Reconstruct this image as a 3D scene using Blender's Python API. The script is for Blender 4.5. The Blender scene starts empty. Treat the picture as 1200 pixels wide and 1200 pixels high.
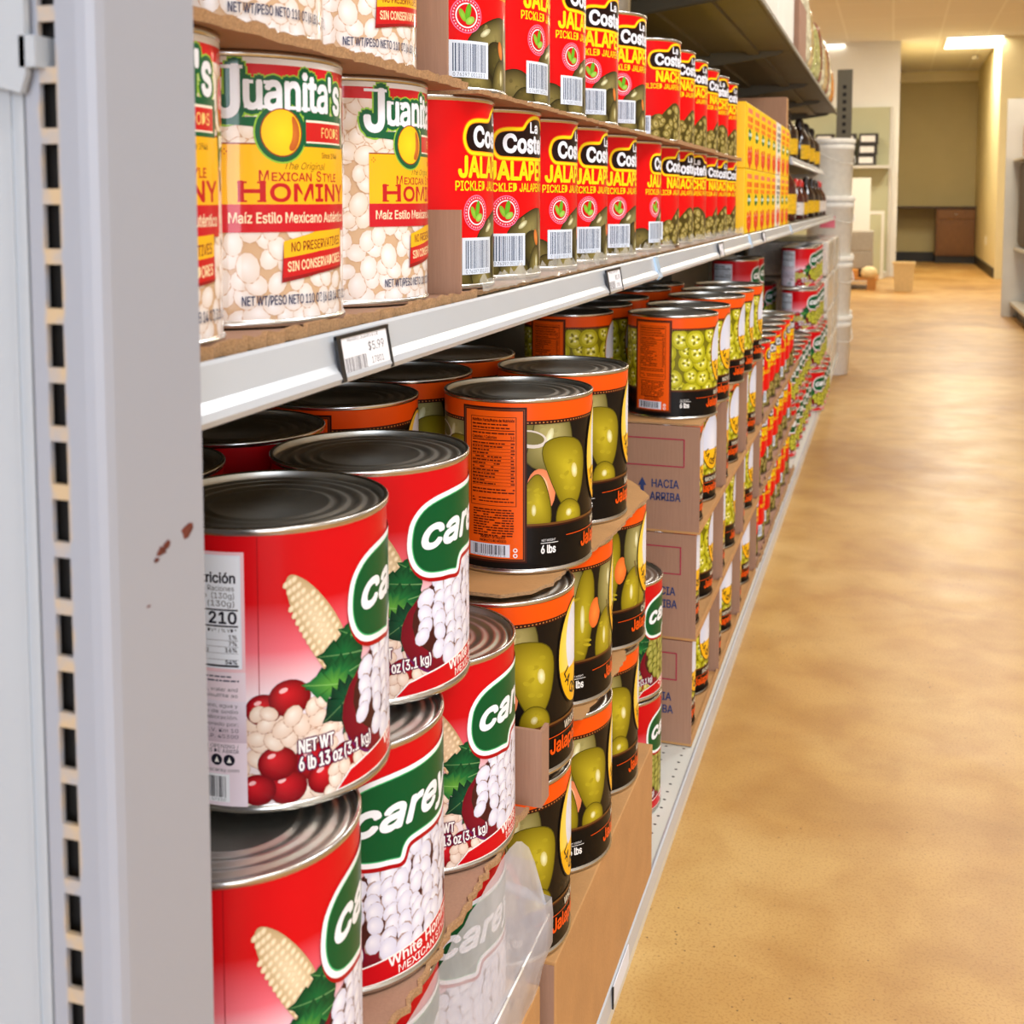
import bpy, bmesh, math, random
from mathutils import Vector, Matrix
from mathutils.geometry import tessellate_polygon
S = bpy.context.scene
COL = S.collection
rnd = random.Random(7)
R_ = math.radians

# ------------------------------------------------------------------ camera, world, assumed daylight, exposure
cam_d = bpy.data.cameras.new('camera')
cam_d.sensor_width = 36.0
cam_d.lens = 1380.0 / 1200.0 * 36.0
cam_d.shift_y = -257.1 / 1200.0
cam_d.clip_start = 0.02
cam_d.dof.use_dof = True
cam_d.dof.focus_distance = 1.15
cam_d.dof.aperture_fstop = 13.0
cam = bpy.data.objects.new('camera', cam_d)
COL.objects.link(cam)
cam.location = (0, 0, 1.10)
cam.rotation_euler = (R_(90 - 4.5), 0, R_(17.915))
S.camera = cam

W = bpy.data.worlds.new('world')
S.world = W
W.use_nodes = True
W.node_tree.nodes['Background'].inputs[0].default_value = (0.85, 0.88, 1.0, 1)
W.node_tree.nodes['Background'].inputs[1].default_value = 0.10

def area_light(name, loc, rot, sx, sy, power, color):
    d = bpy.data.lights.new(name, 'AREA')
    d.shape = 'RECTANGLE'; d.size = sx; d.size_y = sy
    d.energy = power; d.color = color
    o = bpy.data.objects.new(name, d); COL.objects.link(o)
    o.location = loc; o.rotation_euler = rot
    return o
# unseen area light for daylight assumed from a shop-front window behind the camera
area_light('assumed_window_daylight', (1.6, -4.6, 1.75), (R_(90), 0, R_(0)), 5.0, 2.5, 310, (0.80, 0.87, 1.0))

S.view_settings.view_transform = 'Standard'
S.view_settings.look = 'None'
S.view_settings.gamma = 1.0
S.view_settings.use_curve_mapping = False
S.view_settings.exposure = 0.0

# ------------------------------------------------------------------ colours and materials
def lin(c):
    return c / 12.92 if c <= 0.04045 else ((c + 0.055) / 1.055) ** 2.4
def C(r, g=None, b=None):
    if isinstance(r, str):
        r, g, b = int(r[0:2], 16), int(r[2:4], 16), int(r[4:6], 16)
    return (lin(r / 255), lin(g / 255), lin(b / 255), 1.0)
def mixc(a, b, t):
    return tuple(a[i] + (b[i] - a[i]) * t for i in range(4))

def new_mat(name):
    m = bpy.data.materials.new(name); m.use_nodes = True
    return m, m.node_tree, m.node_tree.nodes['Principled BSDF']
def mat(name, col, rough=0.5, metal=0.0, var=0.06, vscale=30, bump=0.0, bscale=120, coat=0.0, spec=0.5, alpha=1.0, trans=0.0, stretch=None):
    m, nt, b = new_mat(name)
    N, L = nt.nodes, nt.links
    tc = N.new('ShaderNodeTexCoord')
    mp = N.new('ShaderNodeMapping'); L.new(tc.outputs['Object'], mp.inputs['Vector'])
    if stretch: mp.inputs['Scale'].default_value = stretch
    nz = N.new('ShaderNodeTexNoise'); nz.inputs['Scale'].default_value = vscale; nz.inputs['Detail'].default_value = 4
    L.new(mp.outputs[0], nz.inputs['Vector'])
    rp = N.new('ShaderNodeValToRGB')
    rp.color_ramp.elements[0].position = 0.3; rp.color_ramp.elements[1].position = 0.7
    rp.color_ramp.elements[0].color = tuple(c * (1 - var) for c in col[:3]) + (1,)
    rp.color_ramp.elements[1].color = tuple(min(1, c * (1 + var)) for c in col[:3]) + (1,)
    L.new(nz.outputs['Fac'], rp.inputs[0]); L.new(rp.outputs[0], b.inputs['Base Color'])
    b.inputs['Roughness'].default_value = rough; b.inputs['Metallic'].default_value = metal
    b.inputs['Specular IOR Level'].default_value = spec
    b.inputs['Coat Weight'].default_value = coat; b.inputs['Coat Roughness'].default_value = 0.12
    b.inputs['Alpha'].default_value = alpha; b.inputs['Transmission Weight'].default_value = trans
    if bump:
        n2 = N.new('ShaderNodeTexNoise'); n2.inputs['Scale'].default_value = bscale; L.new(mp.outputs[0], n2.inputs['Vector'])
        bp = N.new('ShaderNodeBump'); bp.inputs['Strength'].default_value = bump; bp.inputs['Distance'].default_value = 0.004
        L.new(n2.outputs['Fac'], bp.inputs['Height']); L.new(bp.outputs[0], b.inputs['Normal'])
    return m
def emis(name, col, strength):
    m, nt, b = new_mat(name)
    b.inputs['Base Color'].default_value = col
    b.inputs['Emission Color'].default_value = col; b.inputs['Emission Strength'].default_value = strength
    return m
def film_mat(name, col, amount, rough=0.25):
    m, nt, b = new_mat(name)
    N, L = nt.nodes, nt.links
    tr = N.new('ShaderNodeBsdfTransparent'); mx = N.new('ShaderNodeMixShader')
    nz = N.new('ShaderNodeTexNoise'); nz.inputs['Scale'].default_value = 14; nz.inputs['Detail'].default_value = 5
    tc = N.new('ShaderNodeTexCoord'); L.new(tc.outputs['Object'], nz.inputs['Vector'])
    mr = N.new('ShaderNodeMapRange'); mr.inputs['From Min'].default_value = 0.3; mr.inputs['From Max'].default_value = 0.75
    mr.inputs['To Min'].default_value = amount * 0.75; mr.inputs['To Max'].default_value = min(1, amount * 1.3)
    L.new(nz.outputs['Fac'], mr.inputs['Value']); L.new(mr.outputs[0], mx.inputs[0])
    bp = N.new('ShaderNodeBump'); bp.inputs['Strength'].default_value = 0.5; bp.inputs['Distance'].default_value = 0.004
    L.new(nz.outputs['Fac'], bp.inputs['Height']); L.new(bp.outputs[0], b.inputs['Normal'])
    b.inputs['Base Color'].default_value = col; b.inputs['Roughness'].default_value = rough
    out = N['Material Output']
    L.new(tr.outputs[0], mx.inputs[1]); L.new(b.outputs[0], mx.inputs[2]); L.new(mx.outputs[0], out.inputs[0])
    return m
def print_mat(name, rough=0.38, coat=0.14):
    m, nt, b = new_mat(name)
    at = nt.nodes.new('ShaderNodeAttribute'); at.attribute_name = 'Col'
    nt.links.new(at.outputs['Color'], b.inputs['Base Color'])
    b.inputs['Roughness'].default_value = rough
    b.inputs['Coat Weight'].default_value = coat; b.inputs['Coat Roughness'].default_value = 0.08
    b.inputs['Specular IOR Level'].default_value = 0.12
    return m

M = {}
M['print'] = print_mat('printed_paper_label')
M['printflat'] = print_mat('printed_card', 0.55, 0.0)
M['printgloss'] = print_mat('film_covered_label', 0.38, 0.6)
M['tin'] = mat('tinplate', (0.62, 0.61, 0.58, 1), 0.24, 1.0, 0.08, 60)
M['lid'] = mat('tinplate_lid', (0.58, 0.57, 0.52, 1), 0.36, 1.0, 0.10, 50)
M['card'] = mat('brown_cardboard', C(186, 138, 84), 0.85, 0, 0.07, 22, 0.12, 260)
M['cardshade'] = mat('brown_cardboard_shaded', C(162, 124, 100), 0.85, 0, 0.06, 60, 0.10, 200, stretch=(6, 6, .3))  # copy of the brown cardboard with the cool shade put into its colour
M['cardedge'] = mat('torn_cardboard_edge', C(168, 130, 90), 0.9, 0, 0.28, 700, 0.15, 900)
M['steel'] = mat('painted_grey_steel', C(178, 184, 190), 0.32, 0, 0.02, 6, spec=0.5)
M['steelw'] = mat('painted_cream_steel', C(214, 210, 196), 0.38, 0, 0.03, 6)
M['steeldk'] = mat('shade_darkened_steel', C(92, 84, 62), 0.5, 0, 0.06, 8)  # steel colour darkened to stand in for shade under and behind the shelves
M['black'] = mat('black_plastic', C(24, 25, 28), 0.45)
M['white'] = mat('white_plastic', C(236, 234, 226), 0.4)
M['dark'] = mat('recess_shade', C(26, 22, 18), 0.9)  # dark tone stands in for the shade inside slots and holes
M['rail'] = mat('grey_price_rail', C(188, 194, 200), 0.28, 0, 0.03, 5, coat=0.2)
M['clip'] = mat('pale_blue_plastic', C(176, 206, 232), 0.25, 0, 0.02, 5, coat=0.3)

# ------------------------------------------------------------------ object helpers
def link(name, me, parent=None, mats=()):
    o = bpy.data.objects.new(name, me); COL.objects.link(o)
    for m in mats: me.materials.append(m)
    if parent: o.parent = parent
    return o
def tag(o, label=None, cat=None, group=None, kind=None):
    if label: o['label'] = label
    if cat: o['category'] = cat
    if group: o['group'] = group
    if kind: o['kind'] = kind
    return o
def thing(name, label, cat, loc=(0, 0, 0), rz=0.0, group=None):
    o = bpy.data.objects.new(name, None); COL.objects.link(o)
    o.empty_display_size = 0.05
    o.location = loc; o.rotation_euler = (0, 0, rz)
    return tag(o, label, cat, group)
def dup(root, loc, rz=0.0, label=None, group=None):
    r = root.copy(); COL.objects.link(r); r.location = loc; r.rotation_euler = (0, 0, rz)
    if label: r['label'] = label
    if group: r['group'] = group
    for ch in list(root.children):
        c = ch.copy(); COL.objects.link(c); c.parent = r
        for g in list(ch.children):
            d = g.copy(); COL.objects.link(d); d.parent = c
    return r

class MB:
    """collects geometry for one mesh"""
    def __init__(s): s.v = []; s.f = []; s.sm = []; s.mi = []
    def add(s, verts, faces, smooth=False, mi=0):
        b = len(s.v); s.v += [tuple(p) for p in verts]
        for f in faces: s.f.append([i + b for i in f]); s.sm.append(smooth); s.mi.append(mi)
        return s
    def box(s, x0, x1, y0, y1, z0, z1, mi=0, bev=0.0):
        if bev <= 0:
            v = [(x0, y0, z0), (x1, y0, z0), (x1, y1, z0), (x0, y1, z0), (x0, y0, z1), (x1, y0, z1), (x1, y1, z1), (x0, y1, z1)]
            return s.add(v, [(3, 2, 1, 0), (4, 5, 6, 7), (0, 1, 5, 4), (1, 2, 6, 5), (2, 3, 7, 6), (3, 0, 4, 7)], False, mi)
        bm = bmesh.new(); bmesh.ops.create_cube(bm, size=1)
        for q in bm.verts:
            q.co = Vector(((x0 + x1) / 2 + q.co.x * (x1 - x0), (y0 + y1) / 2 + q.co.y * (y1 - y0), (z0 + z1) / 2 + q.co.z * (z1 - z0)))
        bmesh.ops.bevel(bm, geom=bm.edges[:], offset=bev, segments=2, affect='EDGES', profile=0.5)
        bm.verts.index_update()
        s.add([q.co[:] for q in bm.verts], [[q.index for q in f.verts] for f in bm.faces], False, mi)
        bm.free(); return s
    def lathe(s, prof, n=32, c=(0, 0, 0), smooth=True, mi=0, close=False):
        v = []; f = []
        for (r, z) in prof:
            for k in range(n):
                a = 2 * math.pi * k / n
                v.append((c[0] + r * math.cos(a), c[1] + r * math.sin(a), c[2] + z))
        for i in range(len(prof) - 1):
            for k in range(n):
                k2 = (k + 1) % n
                f.append((i * n + k, i * n + k2, (i + 1) * n + k2, (i + 1) * n + k))
        if close:
            f.append(tuple(reversed(range(n)))); f.append(tuple(range((len(prof) - 1) * n, len(prof) * n)))
        return s.add(v, f, smooth, mi)
    def prism_y(s, prof, y0, y1, mi=0, smooth=False, caps=True):
        """extrude an (x,z) outline along Y"""
        n = len(prof)
        v = [(x, y0, z) for x, z in prof] + [(x, y1, z) for x, z in prof]
        f = [(k, (k + 1) % n, (k + 1) % n + n, k + n) for k in range(n)]
        s.add(v, f, smooth, mi)
        if caps: s.add(v, [tuple(range(n))[::-1], tuple(range(n, 2 * n))], False, mi)
        return s
    def prism_z(s, prof, z0, z1, mi=0, smooth=False):
        n = len(prof)
        v = [(x, y, z0) for x, y in prof] + [(x, y, z1) for x, y in prof]
        f = [(k, (k + 1) % n, (k + 1) % n + n, k + n) for k in range(n)]
        s.add(v, f, smooth, mi)
        s.add(v, [tuple(range(n))[::-1], tuple(range(n, 2 * n))], False, mi)
        return s
    def tube(s, p0, p1, r0, r1=None, n=10, mi=0):
        r1 = r0 if r1 is None else r1
        p0, p1 = Vector(p0), Vector(p1); d = (p1 - p0).normalized()
        a = d.orthogonal().normalized(); b = d.cross(a)
        v = []
        for p, r in ((p0, r0), (p1, r1)):
            for k in range(n):
                t = 2 * math.pi * k / n; v.append(p + a * (r * math.cos(t)) + b * (r * math.sin(t)))
        f = [(k, (k + 1) % n, (k + 1) % n + n, k + n) for k in range(n)]
        s.add(v, f, True, mi); s.add(v, [tuple(range(n))[::-1], tuple(range(n, 2 * n))], False, mi)
        return s
    def mesh(s, name):
        me = bpy.data.meshes.new(name); me.from_pydata(s.v, [], s.f); me.update()
        me.polygons.foreach_set('use_smooth', s.sm); me.polygons.foreach_set('material_index', s.mi)
        bm = bmesh.new(); bm.from_mesh(me); bmesh.ops.remove_doubles(bm, verts=bm.verts[:], dist=1e-6)
        bmesh.ops.recalc_face_normals(bm, faces=bm.faces[:]); bm.to_mesh(me); bm.free()
        return me
    def build(s, name, mats, parent=None):
        if not isinstance(mats, (list, tuple)): mats = [mats]
        return link(name, s.mesh(name), parent, mats)

# ------------------------------------------------------------------ printed artwork (flat vector art in millimetres, wrapped on cans or laid on cards)
_tx = {}
try:
    FONT = bpy.data.fonts.load(bpy.utils.system_resource('DATAFILES', path='fonts') + '/Inter.woff2')   # Blender's own interface font
except Exception:
    FONT = None
def text_tris(body, shear=0.0, res=2):
    key = (body, shear, res)
    if key in _tx: return _tx[key]
    cu = bpy.data.curves.new('lettering', 'FONT'); cu.body = body; cu.size = 1.0
    if FONT: cu.font = FONT
    cu.resolution_u = res; cu.shear = shear
    o = bpy.data.objects.new('lettering', cu); COL.objects.link(o)
    me = o.to_mesh(); me.calc_loop_triangles()
    vs = [(v.co.x, v.co.y) for v in me.vertices]
    tr = [tuple(vs[i] for i in t.vertices) for t in me.loop_triangles]
    o.to_mesh_clear(); bpy.data.objects.remove(o); bpy.data.curves.remove(cu)
    xs = [p[0] for t in tr for p in t] or [0]; ys = [p[1] for t in tr for p in t] or [0]
    _tx[key] = (tr, min(xs), max(xs), min(ys), max(ys))
    return _tx[key]

def clip_half(poly, ax, val, keep_gt):
    out = []
    n = len(poly)
    for i in range(n):
        p, q = poly[i], poly[(i + 1) % n]
        a = (p[ax] - val) if keep_gt else (val - p[ax]); b = (q[ax] - val) if keep_gt else (val - q[ax])
        if a >= 0: out.append(p)
        if (a > 0 and b < 0) or (a < 0 and b > 0):
            t = a / (a - b)
            out.append((p[0] + (q[0] - p[0]) * t, p[1] + (q[1] - p[1]) * t, mixc(p[2], q[2], t)))
    return out

class Art:
    def __init__(s, u0, u1, v0, v1):
        s.b = (u0, u1, v0, v1); s.clip = s.b; s.P = []; s.n = 0; s.g = random.Random(11)
    def win(s, u0=None, u1=None, v0=None, v1=None):
        b = s.b
        s.clip = (b[0] if u0 is None else u0, b[1] if u1 is None else u1, b[2] if v0 is None else v0, b[3] if v1 is None else v1)
    def _put(s, poly):
        c = s.clip
        for ax, val, gt in ((0, c[0], True), (0, c[1], False), (1, c[2], True), (1, c[3], False)):
            poly = clip_half(poly, ax, val, gt)
            if len(poly) < 3: return
        ar = sum(poly[i - 1][0] * poly[i][1] - poly[i][0] * poly[i - 1][1] for i in range(len(poly)))
        if abs(ar) < 1e-7: return
        s.P.append((s.n, poly if ar > 0 else poly[::-1]))
    def rect(s, x0, y0, x1, y1, col, top=None):
        s.n += 1; t = top or col
        s._put([(x0, y0, col), (x1, y0, col), (x1, y1, t), (x0, y1, t)])
    def quad(s, pts, col):
        s.n += 1; s._put([(p[0], p[1], col) for p in pts])
    def poly(s, pts, col):
        s.n += 1
        for t in tessellate_polygon([[Vector((p[0], p[1], 0)) for p in pts]]):
            s._put([(pts[i][0], pts[i][1], col) for i in t])
    def fan(s, pts, c, cc, ce):
        s.n += 1; n = len(pts)
        for i in range(n):
            p, q = pts[i], pts[(i + 1) % n]
            s._put([(c[0], c[1], cc), (p[0], p[1], ce), (q[0], q[1], ce)])
    def ell(s, x, y, rx, ry, rot=0, cc=None, ce=None, n=18, off=(0, 0)):
        a = R_(rot); ca, sa = math.cos(a), math.sin(a); pts = []
        for k in range(n):
            t = 2 * math.pi * k / n; px, py = rx * math.cos(t), ry * math.sin(t)
            pts.append((x + px * ca - py * sa, y + px * sa + py * ca))
        if ce is None or ce == cc:
            s.n += 1; s._put([(p[0], p[1], cc) for p in pts])
        else: s.fan(pts, (x + off[0] * ca - off[1] * sa, y + off[0] * sa + off[1] * ca), cc, ce)
        return pts
    def text(s, body, x, y, h, col, bold=0.02, shear=0.0, xs=1.0, rot=0.0, al='l', w=None, grow=0.0, res=2, vshear=0.0):
        """h = height of a capital in mm; w = fit to this width; bold, grow = thickening as a share of h (printed over itself in a ring)"""
        tr, x0, x1, y0, y1 = text_tris(body, shear, res)
        cap = text_tris('H', 0, res); k = h / (cap[4] - cap[3]); kx = k * xs
        r = (bold * 1.25 + grow) * h
        if w: kx = max(w - 2 * bold * h, w * .8) / (x1 - x0)
        ox = {'l': x0, 'c': (x0 + x1) / 2, 'r': x1}[al]
        a = R_(rot); ca, sa = math.cos(a), math.sin(a)
        s.n += 1
        nd = 0 if r < .09 else (6 if r < 1.2 else 12)
        shifts = [(r * math.cos(2 * math.pi * q / nd), r * math.sin(2 * math.pi * q / nd)) for q in range(nd)] if nd else [(0, 0)]
        if nd == 12 and r > 2.2: shifts += [(p * .5, q * .5) for p, q in shifts[::2]]
        for (sx, sy) in shifts:
            s.n += 1
            for t in tr:
                q = []
                for (px, py) in t:
                    ux, uy = (px - ox) * kx, py * k
                    uy += ux * vshear
                    q.append((x + ux * ca - uy * sa + sx, y + ux * sa + uy * ca + sy, col))
                s._put(q)
    def greek(s, x0, x1, y, h, col, fill=0.9):
        """a line of print too small to read"""
        s.n += 1; x = x0
        while x < x1 - h:
            w = min(x1 - x, h * s.g.uniform(1.2, 4.5))
            if s.g.random() < fill: s._put([(x, y, col), (x + w, y, col), (x + w, y + h, col), (x, y + h, col)])
            x += w + h * 0.55
    def barcode(s, x0, y0, x1, y1, ink, paper, digits=''):
        s.rect(x0, y0, x1, y1, paper); s.n += 1
        m = (x1 - x0) * 0.09; x = x0 + m; lo = y0 + (y1 - y0) * 0.16; hi = y1 - (y1 - y0) * 0.08
        st = (x1 - x0 - 2 * m) / 95.0
        while x < x1 - m:
            w = st * s.g.choice((1, 1, 2, 3))
            s._put([(x, lo, ink), (min(x + w, x1 - m), lo, ink), (min(x + w, x1 - m), hi, ink), (x, hi, ink)])
            x += w + st * s.g.choice((1, 1, 2, 3))
        if digits: s.text(digits, (x0 + x1) / 2, y0 + (y1 - y0) * 0.03, (y1 - y0) * 0.10, ink, 0.0, al='c', w=(x1 - x0) * 0.8)
    # ---- to mesh
    def wrap(s, name, Rm, z0, step=4.0):
        """wrap on a cylinder of radius Rm (mm); art u=0 lies on local +X; z0 = height of v=0 in mm"""
        V = []; F = []; Cc = []; Nn = []
        lift = min(0.0024, 1.15 / max(1, s.n))
        nst = int(round(2 * math.pi * Rm / step)); st = 2 * math.pi * Rm / nst
        for lay, poly in s.P:
            us = [p[0] for p in poly]; k0 = math.floor(min(us) / st + 1e-6); k1 = math.ceil(max(us) / st - 1e-6)
            rr = Rm + lift * lay
            for k in range(int(k0), max(int(k1), int(k0) + 1)):
                q = clip_half(clip_half(poly, 0, k * st, True), 0, (k + 1) * st, False)
                if len(q) < 3: continue
                a0, a1 = k * st / Rm, (k + 1) * st / Rm
                c0, s0, c1, s1 = math.cos(a0), math.sin(a0), math.cos(a1), math.sin(a1)
                b = len(V)
                for (u, v, col) in q:
                    t = (u - k * st) / st
                    cx, sy = c0 + (c1 - c0) * t, s0 + (s1 - s0) * t
                    V.append((rr * cx / 1000, rr * sy / 1000, (z0 + v) / 1000)); Cc.append(col)
                    l = math.hypot(cx, sy); Nn.append((cx / l, sy / l, 0))
                F.append(list(range(b, b + len(q))))
        return s._mesh(name, V, F, Cc, Nn)
    def flat(s, name, lift=0.0028):
        """lay flat: u -> x, v -> z, facing -Y; each layer lifted a hair"""
        V = []; F = []; Cc = []
        for lay, poly in s.P:
            b = len(V)
            for (u, v, col) in poly:
                V.append((u / 1000, -lift * lay / 1000, v / 1000)); Cc.append(col)
            F.append(list(range(b, b + len(poly))))
        return s._mesh(name, V, F, Cc, None)
    def _mesh(s, name, V, F, Cc, Nn):
        me = bpy.data.meshes.new(name); me.from_pydata(V, [], F)
        at = me.attributes.new('Col', 'FLOAT_COLOR', 'POINT')
        at.data.foreach_set('color', [c for q in Cc for c in q])
        if Nn:
            me.polygons.foreach_set('use_smooth', [True] * len(F))
            me.normals_split_custom_set_from_vertices(Nn)
        me.update(); return me

def offset_poly(pts, d):
    """grow (d>0) a counter-clockwise outline"""
    n = len(pts); out = []
    if sum(pts[i - 1][0] * pts[i][1] - pts[i][0] * pts[i - 1][1] for i in range(n)) < 0: pts = list(pts)[::-1]
    for i in range(n):
        a, b, c = Vector(pts[i - 1]), Vector(pts[i]), Vector(pts[(i + 1) % n])
        e1, e2 = (b - a).normalized(), (c - b).normalized()
        n1, n2 = Vector((e1.y, -e1.x)), Vector((e2.y, -e2.x)); m = n1 + n2
        l = m.length
        if l < 0.3: m = n1; k = 1
        else: m = m / l; k = min(1 / max(0.35, m.dot(n1)), 1.6)
        out.append((b.x + m.x * d * k, b.y + m.y * d * k))
    return out
def smooth_poly(pts, it=2):
    for _ in range(it):
        q = []
        for i in range(len(pts)):
            a, b = pts[i], pts[(i + 1) % len(pts)]
            q.append((a[0] * .75 + b[0] * .25, a[1] * .75 + b[1] * .25)); q.append((a[0] * .25 + b[0] * .75, a[1] * .25 + b[1] * .75))
        pts = q
    return pts
# ------------------------------------------------------------------ the printed labels
RL = 77.1          # label radius, mm
HL = 168.0         # label height, mm
WHITE = C(244, 243, 240); INK = C(26, 24, 40); RED = C(214, 14, 22)

def kernels(a, x0, x1, y0, y1, sz, c_hi, c_lo, c_edge, seed=1, jit=0.45, asp=0.75):
    g = random.Random(seed); dy = sz * 1.25; y = y0; row = 0
    while y <= y1 + dy:
        x = x0 + (row % 2) * sz * 0.8
        while x <= x1 + sz:
            px, py = x + g.uniform(-jit, jit) * sz, y + g.uniform(-jit, jit) * sz
            r = sz * g.uniform(0.78, 1.08); t = g.random(); rot = g.uniform(0, 180)
            a.ell(px, py, r * 1.03, r * asp * 1.08, rot, c_edge, None, 10)
            a.ell(px, py, r, r * asp, rot, mixc(c_hi, c_lo, t * 0.4), c_lo, 11, (r * .15, r * .2))
            x += sz * 1.6
        y += dy; row += 1

def blob(a, pts, cc, ce, off=None, it=2):
    p = smooth_poly(pts, it); cx = sum(q[0] for q in p) / len(p); cy = sum(q[1] for q in p) / len(p)
    if off: cx += off[0]; cy += off[1]
    a.fan(p, (cx, cy), cc, ce)

BUB = smooth_poly([(0, 120), (0, 108), (4, 98), (12, 92), (26, 90), (36, 89.5), (43, 88), (44, 88.4), (46, 95), (51, 100), (62, 101),
       (84, 100), (102, 102), (113, 110), (117, 124), (117, 150), (115, 157), (112, 152), (96, 148), (68, 147), (36, 146), (14, 142), (3, 132)], 2)

def carey(seed=1, kind='hominy'):
    """u = 0 at the left edge of the green speech balloon"""
    a = Art(-243, 243, 0, HL)
    g = random.Random(seed)
    pale = C(236, 196, 205)
    red, deep = C(206, 10, 20), C(184, 6, 18)
    a.rect(-243, 60, 243, HL, red)
    a.rect(-243, 42, 243, 66, C(240, 230, 236)); a.rect(-243, 66, 243, 96, C(240, 230, 236), C(232, 110, 124)); a.rect(-243, 96, 243, 126, C(232, 110, 124), red)
    a.rect(-243, 0, 243, 44, C(228, 214, 216))
    a.rect(-62.5, 0, -62, HL, C(150, 6, 14))
    # ground of pale garlic and beans with radishes
    if kind == 'hominy':
        hi, lo, ed = C(250, 240, 228), C(226, 200, 180), C(176, 130, 104)
    else:
        hi, lo, ed = C(236, 222, 150), C(170, 160, 50), C(84, 92, 20)
    kernels(a, -72, 60, 4, 44, 7.5, hi, lo, ed, seed + 3)
    for (x, y, r) in ((-60, 60, 11), (-44, 66, 13), (-30, 24, 13), (-46, 10, 12), (-22, 12, 12), (-52, 26, 12), (-8, 20, 11), (-64, 10, 11)):
        a.ell(x, y, r, r * .9, 0, C(216, 30, 40), C(110, 4, 16), 20, (-r * .25, r * .3)); a.ell(x - r * .3, y + r * .4, r * .22, r * .12, 20, C(250, 190, 190), None, 8)
    kernels(a, -66, -20, 40, 54, 7, hi, lo, ed, seed + 5)
    kernels(a, -18, 20, 2, 10, 6, hi, lo, ed, seed + 6)
    if kind == 'hominy':
        # ear of white corn
        ear = smooth_poly([(-45, 142), (-40, 143), (-28, 134), (-12, 112), (-2, 88), (-6, 70), (-18, 74), (-30, 92), (-41, 116), (-46, 134)], 2)
        a.fan(ear, (-24, 108), C(232, 214, 178), C(190, 160, 116))
        for i in range(15):
            for j in range(-3, 4):
                t = i / 14.0; cx = -43 + t * 34; cy = 138 - t * 58 + t * t * 0
                wid = 2.0 + 6.2 * math.sin(math.pi * min(1, .12 + t * .62)) / 2
                px, py = cx + j * wid * .80, cy + j * wid * .48
                if abs(j) * wid * .95 < 10.5 * math.sin(math.pi * min(.75, .08 + t * .68)) + 1.5:
                    a.ell(px, py, 2.5, 1.7, 60, C(246, 232, 202), C(218, 192, 148), 8)
    # leaves
    dk, md, li = C(6, 62, 34), C(18, 104, 52), C(96, 164, 60)
    def leaf(x, y, L, wd, ang, cc, ce):
        aa = R_(ang); ca, sa = math.cos(aa), math.sin(aa); up = []; dn = []
        for k in range(1, 12):
            t = k / 12.0; h = wd * math.sin(math.pi * min(1, t * 1.05)) ** .8 * (1.22 if k % 2 else .78)
            up.append((t * L - (2 if k % 2 else 0), h)); dn.append((t * L - (2 if k % 2 else 0), -h))
        pts = [(0, 0)] + dn + [(L, 0)] + up[::-1]
        pts = [(x + px * ca - py * sa, y + px * sa + py * ca) for px, py in pts]
        a.fan(pts, (x + L * .45 * ca, y + L * .45 * sa), cc, ce)
        a.quad([(x, y), (x + L * .95 * ca, y + L * .95 * sa), (x + L * .95 * ca - .3 * sa, y + L * .95 * sa + .3 * ca), (x - .9 * sa, y + .9 * ca)], mixc(cc, C(170, 210, 140), .35))
    for (x, y, L, wd, ang, cc, ce) in ((10, 92, 26, 9, 110, md, dk), (10, 90, 26, 10, 150, C(30, 120, 54), dk), (8, 84, 36, 12, 172, md, dk), (8, 76, 44, 12, 188, C(34, 124, 60), dk), (2, 66, 40, 10, 170, li, md), (8, 66, 38, 13, 212, C(10, 84, 50), C(4, 46, 34)), (10, 60, 32, 12, 232, C(16, 96, 60), C(4, 50, 40)), (12, 52, 26, 9, 258, md, dk)):
        leaf(x, y, L, wd, ang, cc, ce)
    # bowl
    if kind == 'hominy': bh, bl, be = C(248, 247, 252), C(212, 212, 232), C(170, 146, 140)
    elif kind == 'nacho': bh, bl, be = C(232, 226, 90), C(176, 176, 30), C(90, 100, 16)
    else: bh, bl, be = C(200, 196, 110), C(126, 128, 40), C(62, 66, 20)
    a.ell(60, 44, 68, 38, 4, C(96, 20, 70), C(110, 24, 90), 28); a.ell(60, 50, 70, 43, 4, C(170, 34, 50), C(112, 12, 30), 28)
    inside = a.ell(61, 57, 62, 38, 4, C(70, 30, 26), None, 28)
    def heap(sz, seed):
        gg = random.Random(seed); L = []
        y = 98
        while y > 22:
            x = -2
            while x < 126:
                px, py = x + gg.uniform(-3, 3), y + gg.uniform(-2.5, 2.5)
                dx, dy = (px - 61) / 61.5, (py - 59 - (px - 60) * .07) / 38.5
                if dx * dx + dy * dy < .98: L.append((px, py))
                x += sz * 1.5
            y -= sz * 1.15
        for (px, py) in L:
            r = sz * gg.uniform(.85, 1.1); t = gg.random()
            a.ell(px, py, r * 1.05, r * .85, gg.uniform(40, 130), be, None, 9)
            if kind == 'nacho' and t > .5:
                a.ell(px, py, r, r * .9, 0, bl, be, 11); a.ell(px, py, r * .55, r * .5, 0, bh, None, 9)
            else: a.ell(px, py, r, r * .8, gg.uniform(40, 130), mixc(bh, bl, t * .3), bl, 11, (r * .2, r * .25))
    heap(8.2, seed + 9)
    # speech balloon with the name (balloon sits 86..174 mm up the label)
    B = BUB
    a.poly([(x + 1.0, y - 2.2) for x, y in offset_poly(B, 5.6)], C(170, 4, 16))
    a.poly(offset_poly(B, 4.6), C(246, 246, 250)); a.poly(offset_poly(B, .9), C(60, 180, 110)); a.poly(B, C(4, 84, 42))
    W1 = C(244, 247, 252)
    a.text('carey', 8.5, 110, 21.5, W1, 0.052, 0.28, w=104, rot=1, res=3)
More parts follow.
